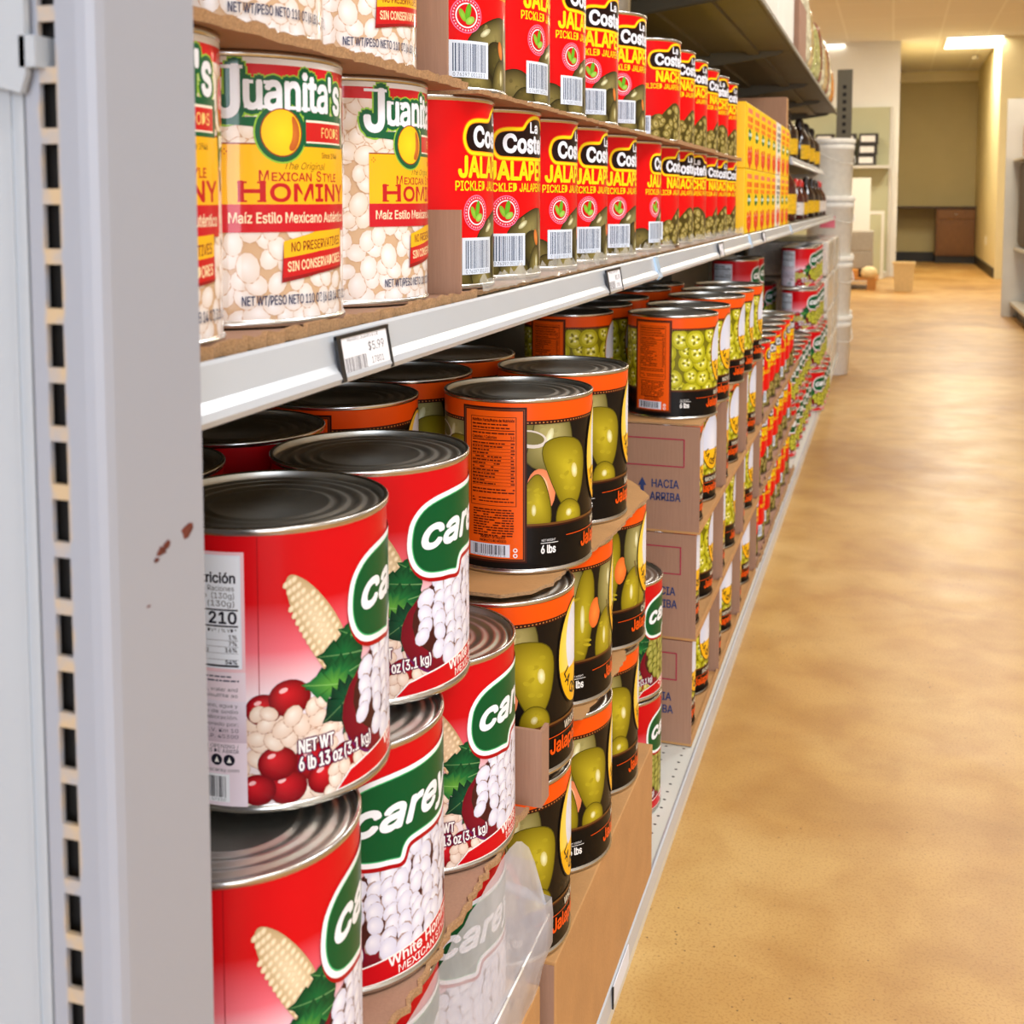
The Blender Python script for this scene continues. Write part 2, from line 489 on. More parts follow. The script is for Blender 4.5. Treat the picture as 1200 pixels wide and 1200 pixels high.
    # ribbon
    if kind == 'hominy': t1, t2 = 'White Hominy', 'MEXICAN STYLE'
    elif kind == 'nacho': t1, t2 = 'Nacho Slices', 'JALAPEÑOS'
    else: t1, t2 = 'Jalapeños', 'EN ESCABECHE'
    rb = [(-14, 1), (128, 4), (128, 27), (100, 25), (50, 19), (10, 13.5), (-4, 10)]
    a.poly(offset_poly(rb, 1.2), WHITE); a.poly(rb, C(200, 8, 22))
    a.text(t1, 34, 10.2, 7.8, WHITE, 0.03, w=76, rot=5); a.text(t2, 42, 3.4, 5.6, WHITE, 0.015, w=66, rot=3)
    # weight
    for dgrow, c in ((.11, C(96, 24, 70)), (0, WHITE)):
        a.text('NET WT', -39, 30.5, 8, c, .03, w=23, rot=1, grow=dgrow)
        a.text('6 lb 13 oz', -39, 19.5, 8.4, c, .03, w=29, rot=1, grow=dgrow)
        a.text('(3.1 kg)', -8.5, 20.5, 8, c, .02, w=24, rot=3, grow=dgrow)
    # nutrition panel and small print, left of the picture
    X0, X1 = -142, -73
    a.rect(X0 - 2, 84, X1 + 3, 158, pale); a.rect(X0, 86, X1 + 1, 156, C(226, 234, 248)); a.rect(X0 + 1, 87, X1, 155, C(234, 240, 250))
    a.text('Nutrition Facts', X0 + 3, 147, 6, INK, .04, w=44); a.text('Datos de Nutrición', X0 + 3, 139, 6, INK, .04, w=X1 - X0 - 5)
    a.text('24 Servings / Aprox. 24 Raciones', X0 + 3, 134, 3.2, INK, .01, w=X1 - X0 - 6)
    a.text('Serving size 1/2 Cup  (130g)', X0 + 3, 129.4, 3.4, INK, .01, w=X1 - X0 - 6)
    a.text('Porción 1/2 Taza (130g)', X0 + 3, 124.6, 3.4, INK, .01, w=X1 - X0 - 6)
    a.rect(X0 + 2, 121.8, X1 - 1, 122.8, INK)
    a.text('Calories / Calorías', X0 + 3, 114, 5, INK, .04, w=44); a.text('210', X1 - 2, 114, 7, INK, .04, al='r')
    a.rect(X0 + 2, 111.8, X1 - 1, 112.8, INK)
    a.text('% DV* / % VD*', X1 - 2, 108.6, 2.2, INK, .02, al='r')
    for y, l, r in ((104.5, 'Fat / Grasa Total 1g', '1%'), (100.5, 'Sodium / Sodio 165mg', '7%'), (96.5, 'Carb. / Carb. Total 45g', '16%'), (92.5, 'Azúcares Totales 0g', ''), (89, 'Protein / Proteínas 5g', '54%')):
        a.text(l, X0 + 3, y, 2.5, INK, .01, w=min(46, len(l) * 2.0)); a.rect(X0 + 2, y - 1, X1 - 1, y - .8, INK)
        if r: a.text(r, X1 - 2, y, 2.5, INK, .03, al='r')
    a.rect(X0 + 2, 87.2, X1 - 1, 88.4, INK)
    a.rect(X0 - 2, 0, X1 + 3, 84, mixc(C(232, 228, 240), pale, .35)); a.rect(X0 - 2, 40, X1 + 3, 66, C(206, 186, 200), C(226, 218, 232))
    for y in (80.5, 78): a.greek(X0, X1 - 1, y, 1.1, C(90, 90, 110))
    for y, s in ((72, 'Ingredients: Mexican corn, water and'), (68.3, 'sodium metabisulfite as'), (62, 'Ingredientes: Maíz Mexicano, agua y'), (58.3, 'metabisulfito de sodio'), (54.6, 'ayudante de elaboración.'),
                 (50.4, 'Made by / Elaborado por:'), (46.5, 'S.A. de C.V. Km 10'), (42.7, 'Jalisco, C.P. 45300'), (36.5, 'REFRIGERATE AFTER OPENING /'), (33.5, 'DESPUES DE ABRIR')):
        a.text(s, X1 - 2, y, 2.3, C(50, 44, 70), .02, al='r', w=min(X1 - X0 - 4, len(s) * 2.0))
    for cx in (-89, -81): a.ell(cx, 29, 3.6, 3.6, 0, INK, None, 16); a.poly([(cx - 1.4, 27.4), (cx + 1.6, 27.4), (cx + .2, 31)], WHITE)
    a.text('productoscarey.com', X1 - 2, 21.6, 2.2, INK, .02, al='r', w=34)
    a.barcode(-108, 2.5, X1 - 8, 20, INK, C(238, 240, 246), '7 64301 07310')
    return a.wrap('carey_label', RL, 4.5)

OR = C(240, 84, 10); ORD = C(222, 66, 6); BRN = C(52, 17, 9); BLK = C(9, 8, 9)
def chili(a, pts, light, dark, hl=None, it=2):
    mx, my = sum(q[0] for q in pts) / len(pts), sum(q[1] for q in pts) / len(pts)
    p = smooth_poly([(mx + (q[0] - mx) * 1.24, my + (q[1] - my) * 1.24) for q in pts], it); a.poly(offset_poly(p, 1.0), mixc(dark, C(20, 18, 4), .6))
    cx = sum(q[0] for q in p) / len(p); cy = sum(q[1] for q in p) / len(p)
    a.fan(p, (cx + 2, cy + 3), light, dark)
    gq = random.Random(int(abs(cx * 7 + cy)) + 3)
    w = max(q[0] for q in p) - min(q[0] for q in p); h = max(q[1] for q in p) - min(q[1] for q in p)
    for k in range(7): a.ell(cx + gq.uniform(-.24, .24) * w, cy + gq.uniform(-.3, .3) * h, w * .035 + .4, h * .05 + .4, gq.uniform(60, 120), mixc(light, dark, gq.uniform(.15, .6)), None, 7)
    if hl: a.ell(hl[0], hl[1], hl[2], hl[3], hl[4], C(240, 240, 200), mixc(light, C(240, 240, 200), .2), 10)
def costena_catering(seed=1, kind='whole'):
    """orange band, picture, black band; u = 0 at the left edge of the oval badge"""
    a = Art(-243, 243, 0, HL); g = random.Random(seed)
    a.rect(-243, 0, 243, HL, BLK)
    a.win(v0=44, v1=150)
    if kind == 'nacho':
        a.rect(-243, 44, 243, 150, C(120, 112, 14))
        gg = random.Random(seed + 2); y = 46
        while y < 156:
            x = -243 + gg.uniform(0, 10)
            while x < 243:
                r = gg.uniform(13, 19); px, py = x + gg.uniform(-4, 4), y + gg.uniform(-4, 4); ro = gg.uniform(0, 180)
                c1 = mixc(C(222, 206, 40), C(176, 176, 28), gg.random())
                a.ell(px, py, r * 1.04, r * .94, ro, C(92, 92, 10), None, 16); a.ell(px, py, r, r * .9, ro, c1, C(176, 170, 20), 18)
                a.ell(px, py, r * .72, r * .62, ro, C(226, 220, 96), C(206, 200, 60), 14)
                for k in range(3):
                    t = R_(ro + 120 * k); a.ell(px + r * .33 * math.cos(t), py + r * .33 * math.sin(t), r * .20, r * .13, ro + 120 * k, C(120, 116, 20), None, 8)
                    a.ell(px + r * .30 * math.cos(t + 1), py + r * .30 * math.sin(t + 1), r * .14, r * .10, 0, C(250, 248, 206), None, 7)
                x += r * 1.75
            y += 22
    else:
        a.rect(-243, 44, 243, 150, C(20, 15, 12))
        G1, G2, G3, G4 = C(196, 178, 40), C(126, 112, 14), C(186, 176, 112), C(108, 100, 48)
        if kind == 'whole':
            for ox in (-78, 60, 150, -190, 212):
                chili(a, [(ox + 2, 150), (ox + 18, 156), (ox + 40, 150), (ox + 46, 128), (ox + 40, 108), (ox + 14, 104), (ox - 2, 118)], G3, G4, (ox + 22, 132, 4, 11, -20))
                chili(a, [(ox - 6, 110), (ox + 6, 150), (ox - 8, 150), (ox - 22, 120), (ox - 26, 80), (ox - 14, 66)], C(150, 140, 60), G4, (ox - 12, 110, 3, 12, 0))
                a.ell(ox + 2, 132, 18, 9, -10, C(214, 204, 190), None, 20); a.ell(ox + 2, 133, 15, 6.4, -10, C(120, 112, 62), None, 20)
                a.ell(ox + 14, 80, 15, 22, 8, C(244, 168, 120), C(222, 128, 84), 20); a.ell(ox + 13, 82, 8, 13, 8, C(250, 190, 146), None, 16)
                chili(a, [(ox + 18, 118), (ox + 32, 126), (ox + 56, 122), (ox + 66, 108), (ox + 62, 78), (ox + 50, 62), (ox + 40, 66), (ox + 28, 90)], G1, G2, (ox + 54, 96, 4.5, 8, 10))
                chili(a, [(ox + 0, 82), (ox + 9, 92), (ox + 16, 84), (ox + 22, 58), (ox + 18, 42), (ox - 4, 42), (ox - 6, 62)], G1, G2, (ox + 6, 60, 2.5, 6, 0))
                chili(a, [(ox + 34, 58), (ox + 44, 66), (ox + 58, 60), (ox + 62, 48), (ox + 56, 40), (ox + 34, 40)], G1, G2, (ox + 46, 54, 4, 4, 0))
        else:
            for ox in (-84, -18, 50, 116, 182, -150, -212):
                chili(a, [(ox, 150), (ox + 22, 156), (ox + 34, 130), (ox + 26, 100), (ox + 8, 86), (ox - 6, 110)], G3 if ox < 40 else G1, G4, (ox + 14, 130, 3.5, 10, 0))
                chili(a, [(ox + 34, 140), (ox + 48, 132), (ox + 46, 84), (ox + 34, 46), (ox + 18, 44), (ox + 20, 86)], G1, G2, (ox + 34, 92, 3, 16, 0))
                a.ell(ox + 52, 96, 9, 17, -8, C(244, 140, 60), C(220, 104, 40), 18)
                chili(a, [(ox + 0, 88), (ox + 14, 92), (ox + 20, 66), (ox + 14, 42), (ox - 8, 42), (ox - 10, 66)], G1 if ox > -60 else G3, G2, (ox + 4, 66, 3, 10, 0))
                a.poly([(ox + 9, 104), (ox + 12, 104), (ox + 17, 84), (ox + 14, 83)], C(110, 92, 50))
    a.win()
    # bands
    a.rect(-243, 150, 243, HL, OR); a.rect(-243, 146.5, 243, 150.5, BRN); a.rect(-243, 44, 243, 46.6, C(110, 70, 30)); a.rect(-243, 42.5, 243, 44.4, BRN)
    a.n += 1
    for k in range(120):
        x = -243 + k * 4; a._put([(x, 147.8, C(190, 120, 60)), (x + 1.6, 147.8, C(190, 120, 60)), (x + 1.6, 149, C(190, 120, 60)), (x, 149, C(190, 120, 60))])
    # facts panel
    X0, X1 = -148, -79
    a.rect(X0, 7, X1, 164, BRN); a.rect(X0 + 2, 9, X1 - 2, 162, C(120, 60, 30)); a.rect(X0 + 3, 10, X1 - 3, 161, BRN); a.rect(X0 + 4, 11, X1 - 4, 160, C(240, 92, 14))
    K = C(92, 28, 6)
    for (xa, ya, xb, yb) in ((X0 + 10, 64, X0 + 10.7, 154), (X1 - 11, 64, X1 - 10.3, 154), (X0 + 10, 153.4, X1 - 10.3, 154), (X0 + 10, 64, X1 - 10.3, 64.6)): a.rect(xa, ya, xb, yb, K)
    xa, xb = X0 + 12, X1 - 12
    a.text('Nutrition Facts/Datos de Nutrición', xa, 149, 2.8, K, .05, w=xb - xa)
    for y in (145.5, 142): a.greek(xa, xb, y, 1.5, K)
    a.rect(xa, 139.8, xb, 140.6, K); a.greek(xa, xb, 136.6, 1.5, K)
    a.text('Calories / Calorías', xa, 132, 2.8, K, .04, w=27); a.text('10', xb, 132, 2.8, K, .03, al='r')
    a.rect(xa, 130, xb, 131, K)
    y = 126.5
    for i in range(13):
        a.greek(xa, xa + g.uniform(18, 36), y, 1.4, K); a.greek(xb - 4, xb, y, 1.4, K, 1); a.rect(xa, y - 1.2, xb, y - .9, K); y -= 3.4
    for yy in (80, 77): a.greek(xa, xb, yy, 1.4, K)
    for yy in (71, 68): a.greek(xa, xb, yy, 1.2, K)
    for i in range(11): a.greek(xa + 1, xb - 1, 59.5 - i * 2.6, 1.35, K)
    a.text('PRODUCT OF MEXICO', (xa + xb) / 2, 31, 2.4, K, .04, al='c', w=26); a.text('PRODUCTO DE MÉXICO', (xa + xb) / 2, 27.4, 2.4, K, .04, al='c', w=28)
    a.barcode(X0 + 9, 12.5, X1 - 17, 25.5, INK, C(222, 228, 240), '0 76397 02101 6')
    for yy in (14.5, 20): a.ell(X1 - 11.5, yy, 2.3, 2.3, 0, WHITE, None, 12); a.ell(X1 - 11.5, yy, 1.2, 1.2, 0, ORD, None, 8)
    # black band lettering
    a.text('NET WEIGHT', -64, 28, 2.2, WHITE, .02, w=15); a.rect(-65, 26, -46, 26.6, WHITE); a.text('6 lbs', -64.5, 16, 8, WHITE, .035, w=16)
    word = {'whole': 'WHOLE', 'long': 'CHILES', 'nacho': 'NACHO SLICED'}[kind]
    a.rect(-36, 31.2, 74, 31.9, OR); a.text(word, 9, 34, 7.4, C(226, 216, 196), .02, w={'whole': 31, 'long': 32, 'nacho': 56}[kind])
    a.text('Jalapeños', -13, 15, 13.5, OR, .035, w=74)
    # oval badge
    BD = C(24, 18, 14)
    a.ell(32, 106, 35, 53, 0, BD, None, 36); a.ell(32, 106, 33, 51, 0, C(250, 200, 30), C(244, 178, 16), 36)
    a.win(v0=92)
    if kind == 'nacho': a.ell(32, 106, 31.5, 49.5, 0, C(232, 234, 244), C(206, 212, 232), 36)
    else: a.ell(32, 106, 33, 51, 0, C(250, 228, 150), C(248, 206, 60), 36); a.ell(32, 118, 20, 36, 0, C(240, 240, 248), C(220, 226, 240), 30)
    a.win()
    for i, ch in enumerate('LA COSTEÑA'):
        if ch != ' ':
            dg = 205 + i * 14.5; t = R_(dg); a.text(ch, 32 + 25 * math.cos(t), 106 + 41 * math.sin(t) - 2, 10, BD, .04, al='c', rot=(dg - 270) * .9)
    return a.wrap('catering_label', RL, 4.5)

def costena_red(seed=1, kind='jalapeno'):
    """red label; u = 0 at the left edge of the name plate"""
    a = Art(-243, 243, 0, HL); g = random.Random(seed)
    red = C(226, 6, 10); yel = C(255, 226, 20)
    a.rect(-243, 0, 243, HL, red)
    # peppers at the foot
    a.win(v0=0)
    if kind == 'jalapeno':
        o1, o2 = C(140, 126, 68), C(66, 58, 24)
        a.poly(smooth_poly([(-60, 0), (-10, 0), (100, 0), (150, 0), (150, 24), (110, 46), (96, 58), (60, 62), (30, 50), (14, 30), (-6, 24), (-24, 30), (-46, 18)], 2), C(44, 38, 18))
        chili(a, [(-52, 0), (-46, 18), (-26, 30), (-8, 26), (0, 8), (-14, -4)], o1, o2)
        chili(a, [(16, 34), (26, 52), (52, 64), (70, 64), (76, 54), (72, 40), (50, 34), (30, 28)], C(150, 140, 84), o2, (36, 52, 8, 3, 28))
        chili(a, [(70, 62), (80, 58), (92, 30), (96, -4), (80, -4), (70, 24)], C(176, 160, 110), C(110, 92, 50))
        chili(a, [(84, 58), (104, 56), (124, 30), (120, -4), (98, -4), (94, 30)], o1, o2)
        chili(a, [(42, 40), (60, 42), (70, 34), (66, 14), (50, 12), (40, 22)], C(96, 88, 40), C(50, 44, 18))
        a.ell(63, 38, 5, 9, 20, C(240, 150, 70), C(210, 110, 40), 14)
        chili(a, [(48, 2), (54, 22), (66, 26), (76, 14), (72, -4), (50, -4)], C(160, 146, 80), o2, (64, 12, 3, 8, 0))
        chili(a, [(0, -4), (8, 8), (26, 14), (42, 8), (40, -4)], C(150, 136, 74), o2)
        chili(a, [(-24, -4), (-14, 12), (0, 12), (6, -4)], C(110, 96, 44), o2)
    else:
        gg = random.Random(seed + 4)
        a.poly(smooth_poly([(-30, 0), (130, 0), (126, 30), (104, 44), (80, 58), (56, 66), (34, 52), (22, 40), (8, 44), (-8, 26), (-24, 20)], 1), C(78, 66, 22))
        for i in range(60):
            x = gg.uniform(-22, 122); top = 66 - abs(x - 54) * .62; y = gg.uniform(2, max(6, top - 8)); r = gg.uniform(6.5, 10.5); ro = gg.uniform(0, 180)
            a.ell(x, y, r * 1.06, r * .85, ro, C(66, 58, 20), None, 12); a.ell(x, y, r, r * .78, ro, C(180, 164, 88), C(128, 112, 48), 14)
            a.ell(x, y, r * .6, r * .45, ro, C(206, 192, 126), C(176, 160, 90), 10); a.ell(x + r * .1, y, r * .2, r * .14, ro, C(96, 82, 34), None, 7)
    a.win()
    # name plate: black bar with a hump for La, yellow and orange border
    pl = smooth_poly([(0, 138), (0, 131), (4, 124), (12, 123), (112, 123), (112, 150), (86, 150), (80, 157), (72, 162), (56, 162), (45, 158), (39, 150.5), (34, 148.5), (14, 148.5), (4, 146)], 2)
    a.poly(offset_poly(pl, 5.2), C(240, 120, 10)); a.poly(offset_poly(pl, 4.2), yel); a.poly(offset_poly(pl, 1.3), C(244, 150, 20)); a.poly(offset_poly(pl, .4), C(30, 8, 6)); 
    a.text('Costeña', 10, 127.5, 17.5, C(236, 240, 250), .06, w=98); a.text('La', 49, 148.3, 10.5, C(236, 240, 250), .05, w=19)
    if kind == 'jalapeno':
        a.text('JALAPEÑOS', -9, 99, 18.5, yel, .05, w=128); a.text('PICKLED JALAPEÑO PEPPERS', -13, 86.5, 8.6, yel, .022, w=138)
    else:
        a.text('NACHOS', 12, 99, 17.5, yel, .05, w=92); a.text('SLICED JALAPEÑO PEPPERS', -10, 86.5, 8.6, yel, .022, w=130)
    # leaf badge
    if kind == 'jalapeno':
        bx, by = 13, 66
        a.ell(bx, by, 17, 16.5, 0, C(246, 120, 160), None, 28); a.ell(bx, by, 16, 15.5, 0, C(224, 20, 50), None, 28)
        for k in range(30):
            t = 2 * math.pi * k / 30; a.ell(bx + 14.2 * math.cos(t), by + 13.8 * math.sin(t), .95, .95, 0, C(250, 190, 205), None, 6)
        a.ell(bx, by, 12, 11.7, 0, C(248, 236, 240), None, 28); a.ell(bx, by, 10.6, 10.4, 0, C(206, 10, 14), None, 28)
        for (px, py, rx, ry, ro, c) in ((-4.5, 0, 6.5, 2.8, 118, C(150, 206, 60)), (1.5, 3.5, 8, 3, 78, C(110, 186, 40)), (3.6, -4.5, 5.4, 3.4, 28, C(170, 222, 90))):
            a.ell(bx + px, by + py, rx, ry, ro, c, mixc(c, C(40, 110, 10), .35), 14)
    # code
    if kind == 'jalapeno': a.barcode(-6, 9, 39, 43, C(34, 60, 96), C(226, 236, 248), '0 76397 00110 1')
    else: a.barcode(-34, 9, 2, 40, C(34, 60, 96), C(226, 236, 248), '')
    # pink crinkle at the overlap of the paper
    a.poly([(-62, 0), (-58, 0)] + [(-52 + 5 * math.sin(k * 1.9) + g.uniform(-2, 2), k * 12) for k in range(0, 15)] + [(-62, HL)], C(240, 70, 130))
    a.rect(-74, 0, -60, HL, C(226, 214, 236))
    return a.wrap('red_label', RL, 4.5)

def juanitas(seed=1):
    """hominy label; u = 0 at the left edge of the yellow panel"""
    a = Art(-262, 262, 0, HL)
    a.rect(-262, 0, 262, HL, C(216, 180, 142))
    kernels(a, -262, 262, 2, 66, 9.5, C(253, 251, 250), C(238, 224, 212), C(206, 164, 126), seed + 1, .4, .8)
    kernels(a, 119, 262, 64, 114, 9.5, C(253, 248, 244), C(234, 216, 196), C(200, 154, 114), seed + 3, .4, .8); kernels(a, -262, 0, 64, 114, 9.5, C(253, 248, 244), C(234, 216, 196), C(200, 154, 114), seed + 4, .4, .8)
    kernels(a, -262, 262, 112, 160, 9.5, C(253, 248, 244), C(234, 216, 196), C(200, 154, 114), seed + 2, .4, .8)
    a.rect(-262, 158, 262, HL, C(236, 234, 232)); a.rect(-262, 155, 262, 164, C(212, 16, 30))
    # panel
    Y = C(252, 188, 16)
    a.rect(0, 74, 119, 114, Y); a.rect(0, 113, 119, 114, C(150, 60, 10)); a.rect(0, 57, 119, 75, C(206, 12, 30))
    a.text('The Original', 46, 97.6, 4.6, C(90, 50, 10), .0, .35, w=38)
    a.text('M', 27, 90, 6.6, C(186, 22, 24), .03); a.text('EXICAN', 36, 90, 5.3, C(186, 22, 24), .03, w=33); a.text('S', 74, 90, 6.6, C(186, 22, 24), .03); a.text('TYLE', 81, 90, 5.3, C(186, 22, 24), .03, w=19)
    H = C(196, 16, 22)
    a.text('H', 13, 77, 12.5, H, .045, w=19)
    for x in (12.9, 26.3):
        for y in (76.4, 88.4): a.rect(x - .8, y, x + 5.6, y + 1.2, H)
    a.text('OMINY', 35, 77, 11, H, .045, w=80)
    a.text('Maíz Estilo Mexicano Auténtico', 6, 63, 6.6, C(246, 226, 190), .025, w=109)
    a.n += 1
    for (x, y) in ((4, 110), (5.5, 108.5), (2.5, 108.5), (4, 107)): a._put([(x - .6, y, H), (x, y - .6, H), (x + .6, y, H), (x, y + .6, H)])
    # name with green shadow
    grn, lim, wh = C(4, 92, 52), C(150, 200, 60), C(240, 243, 250)
    def name(col, grow):
        a.text('J', -3, 131, 31, col, .04, w=19, grow=grow, res=3); a.text('uanita', 18, 136, 23, col, .038, w=71, grow=grow, res=3); a.text("'s", 90, 136, 23, col, .038, w=20, grow=grow, res=3)
    name(lim, .17); name(grn, .125)
    a.poly([(-4, 130), (112, 132), (114, 122), (60, 122), (-2, 126)], grn)
    a.ell(44, 121, 20.6, 20, 0, lim, None, 32); a.ell(44, 121, 19.4, 18.8, 0, grn, None, 32)
    a.poly([(62, 134), (114, 134), (113, 112.5), (62, 112.5)], grn); a.rect(64, 115, 110, 130, C(248, 240, 220)); a.rect(64, 116, 110, 128.5, C(208, 24, 24)); a.text('FOODS', 80, 119, 6.6, C(250, 220, 130), .01, w=25)
    a.text('Since 1946', 80, 105.5, 3.6, C(80, 56, 30), .01, w=22)
    name(grn, .05); name(wh, 0)
    for (x, y, w) in ((-4, 160.5, 21), (17, 151.5, 7), (31, 151.5, 6), (17.6, 136, 18), (50, 136, 8), (60, 136, 8), (70, 136, 9)): a.rect(x, y, x + w, y + 2.2, wh)
    # yellow roundel (plain)
    a.ell(44, 121, 16, 15.6, 0, C(150, 40, 20), None, 30); a.ell(44, 121, 15.2, 14.8, 0, C(255, 222, 30), C(250, 200, 20), 30)
    blob(a, [(51, 134), (57, 128), (58.5, 118), (54, 109), (48, 110), (53, 119)], C(214, 120, 40), C(190, 90, 30))
    # banner
    a.poly([(42, 24), (44, 51), (72, 57), (108, 58.5), (109, 32), (76, 29)], C(150, 10, 14)); a.poly([(44, 40), (44, 51), (72, 57), (108, 58.5), (108, 46), (76, 44)], C(250, 190, 20))
    a.poly([(43, 27), (44, 40), (76, 44), (108, 46), (109, 33.5), (76, 31)], C(206, 20, 22))
    a.text('NO PRESERVATIVES', 50, 44, 6, C(130, 30, 10), .02, w=55, vshear=.07); a.text('SIN CONSERVADORES', 47, 31.2, 6.2, C(252, 230, 180), .02, w=59, vshear=.08)
    a.text('NET WT/PESO NETO 110 OZ (6 LB 14 OZ) 3.12 kg', 14, 10, 6, C(40, 50, 90), .015, w=112)
    # red rosette at the far end
    a.ell(128, 134, 9, 15, 6, C(216, 170, 60), None, 18); a.ell(128, 134, 8, 13.5, 6, C(206, 30, 24), None, 18); a.text('#1', 125, 130, 7, C(250, 226, 170), .02, w=7)
    a.poly([(118, 116), (136, 118), (136, 108), (120, 104)], C(20, 90, 50)); a.poly([(121, 114), (133, 115), (133, 109), (122, 107)], C(236, 230, 210)); a.poly([(120, 104), (124, 105), (123, 96), (120, 97)], C(20, 90, 50))
    a.P = [(l, [(u * .927, v, c) for u, v, c in q]) for l, q in a.P]
    return a.wrap('hominy_label', RL, 4.5)
# ------------------------------------------------------------------ the room
CEIL = 3.35
def structure(name, mb, mats):
    o = mb.build(name, mats); o['kind'] = 'structure'; return o

# polished, stained concrete floor
def floor_mat():
    m, nt, b = new_mat('stained_concrete'); N, L = nt.nodes, nt.links
    tc = N.new('ShaderNodeTexCoord')
    def noise(sc, det, dist=0.0):
        n = N.new('ShaderNodeTexNoise'); n.inputs['Scale'].default_value = sc; n.inputs['Detail'].default_value = det
        n.inputs['Distortion'].default_value = dist; L.new(tc.outputs['Object'], n.inputs['Vector']); return n
    def ramp(src, *el):
        r = N.new('ShaderNodeValToRGB'); e = r.color_ramp.elements
        while len(e) < len(el): e.new(0.5)
        for k, (p, c) in enumerate(el): e[k].position = p; e[k].color = c
        L.new(src, r.inputs[0]); return r
    def mix(mode, fac, a, bb):
        x = N.new('ShaderNodeMix'); x.data_type = 'RGBA'; x.blend_type = mode
        if hasattr(fac, 'default_value') or not isinstance(fac, (int, float)): L.new(fac, x.inputs[0])
        else: x.inputs[0].default_value = fac
        L.new(a, x.inputs[6])
        if isinstance(bb, tuple): x.inputs[7].default_value = bb
        else: L.new(bb, x.inputs[7])
        return x.outputs[2]
    big = ramp(noise(1.1, 5, .6).outputs['Fac'], (.28, C(164, 118, 52)), (.50, C(196, 154, 86)), (.72, C(216, 184, 122)))
    mid = ramp(noise(7, 6, .3).outputs['Fac'], (.32, C(226, 208, 176)), (.62, C(255, 252, 244)))
    c = mix('MULTIPLY', .75, big.outputs[0], mid.outputs[0])
    fine = ramp(noise(240, 3).outputs['Fac'], (.33, C(228, 214, 194)), (.5, C(255, 255, 255)))
    c = mix('MULTIPLY', .8, c, fine.outputs[0])
    sp = N.new('ShaderNodeTexVoronoi'); sp.inputs['Scale'].default_value = 48; L.new(tc.outputs['Object'], sp.inputs['Vector'])
    spr = ramp(sp.outputs['Distance'], (.05, C(80, 56, 30)), (.10, C(255, 255, 255)))
    pm = ramp(noise(2.3, 3).outputs['Fac'], (.44, (0, 0, 0, 1)), (.60, (1, 1, 1, 1)))
    c2 = mix('MULTIPLY', .9, c, spr.outputs[0]); c = mix('MIX', pm.outputs[0], c, c2)
    L.new(c, b.inputs['Base Color'])
    rr = N.new('ShaderNodeMapRange'); rr.inputs['To Min'].default_value = 0.30; rr.inputs['To Max'].default_value = 0.50
    L.new(noise(5, 5, .4).outputs['Fac'], rr.inputs['Value']); L.new(rr.outputs[0], b.inputs['Roughness'])
    bp = N.new('ShaderNodeBump'); bp.inputs['Strength'].default_value = 0.02; bp.inputs['Distance'].default_value = 0.003
    L.new(noise(5, 3).outputs['Fac'], bp.inputs['Height']); L.new(bp.outputs[0], b.inputs['Normal'])
    b.inputs['Specular IOR Level'].default_value = 0.6
    return m
M['floor'] = floor_mat()
f = MB(); f.box(-5, 6, -5, 22.6, -0.06, 0); structure('floor', f, M['floor'])

def ceil_mat():
    m, nt, b = new_mat('ceiling_tiles'); N, L = nt.nodes, nt.links
    tc = N.new('ShaderNodeTexCoord'); br = N.new('ShaderNodeTexBrick')
    mp = N.new('ShaderNodeMapping'); mp.inputs['Location'].default_value = (0.06, 0.3, 0); L.new(tc.outputs['Object'], mp.inputs[0]); L.new(mp.outputs[0], br.inputs['Vector'])
    br.offset = 0; br.inputs['Scale'].default_value = 1.0; br.inputs['Brick Width'].default_value = 0.61; br.inputs['Row Height'].default_value = 1.22
    br.inputs['Mortar Size'].default_value = 0.012; br.inputs['Color1'].default_value = C(238, 234, 226); br.inputs['Color2'].default_value = C(234, 230, 222); br.inputs['Mortar'].default_value = C(248, 246, 240)
    L.new(br.outputs['Color'], b.inputs['Base Color']); b.inputs['Roughness'].default_value = 0.9
    return m
f = MB(); f.box(-5, 6, -5, 22.6, CEIL, CEIL + .06); structure('ceiling', f, ceil_mat())
wm = mat('olive_beige_wall_paint', C(190, 174, 124), 0.8, 0, 0.03, 3)
wc = mat('cream_wall_paint', C(226, 212, 164), 0.8, 0, 0.03, 3)
ww = mat('white_wall_paint', C(240, 240, 232), 0.7, 0, 0.02, 3)
f = MB(); f.box(-3, 1.5, 22.4, 22.6, 0, CEIL); structure('wall_back', f, wm)
f = MB(); f.box(1.36, 1.5, 17.8, 22.4, 0, CEIL); structure('wall_right_alcove', f, wc)
f = MB(); f.box(1.36, 6, 17.7, 17.8, 0, CEIL); structure('wall_right_return', f, wc)
f = MB(); f.box(5.9, 6, -5, 17.7, 0, CEIL); structure('wall_right', f, ww)
f = MB(); f.box(-5, -4.9, -5, 22.6, 0, CEIL); structure('wall_left', f, ww)
f = MB(); f.box(-4.9, 0.045, 17.8, 17.95, 0, CEIL); structure('wall_partition', f, ww)
f = MB(); f.box(-.1, 0.045, 17.95, 22.4, 0, CEIL); structure('wall_left_alcove', f, wm)
# shop front behind the camera: unseen wall with an assumed window opening
f = MB(); f.box(-5, -1.6, -5, -4.85, 0, CEIL); f.box(3.6, 6, -5, -4.85, 0, CEIL); f.box(-1.6, 3.6, -5, -4.85, 0, .45); f.box(-1.6, 3.6, -5, -4.85, 3.05, CEIL); structure('wall_front', f, ww)
bl = mat('black_vinyl_skirting', C(30, 28, 24), .5)
f = MB(); f.box(0.045, 1.36, 22.385, 22.4, 0, .13); structure('baseboard_back', f, bl)
f = MB(); f.box(1.345, 1.36, 17.8, 22.385, 0, .14); structure('baseboard_right', f, bl)
f = MB(); f.box(0.0, 1.36, 22.2, 22.4, CEIL - .18, CEIL); structure('trim_1', f, wc)

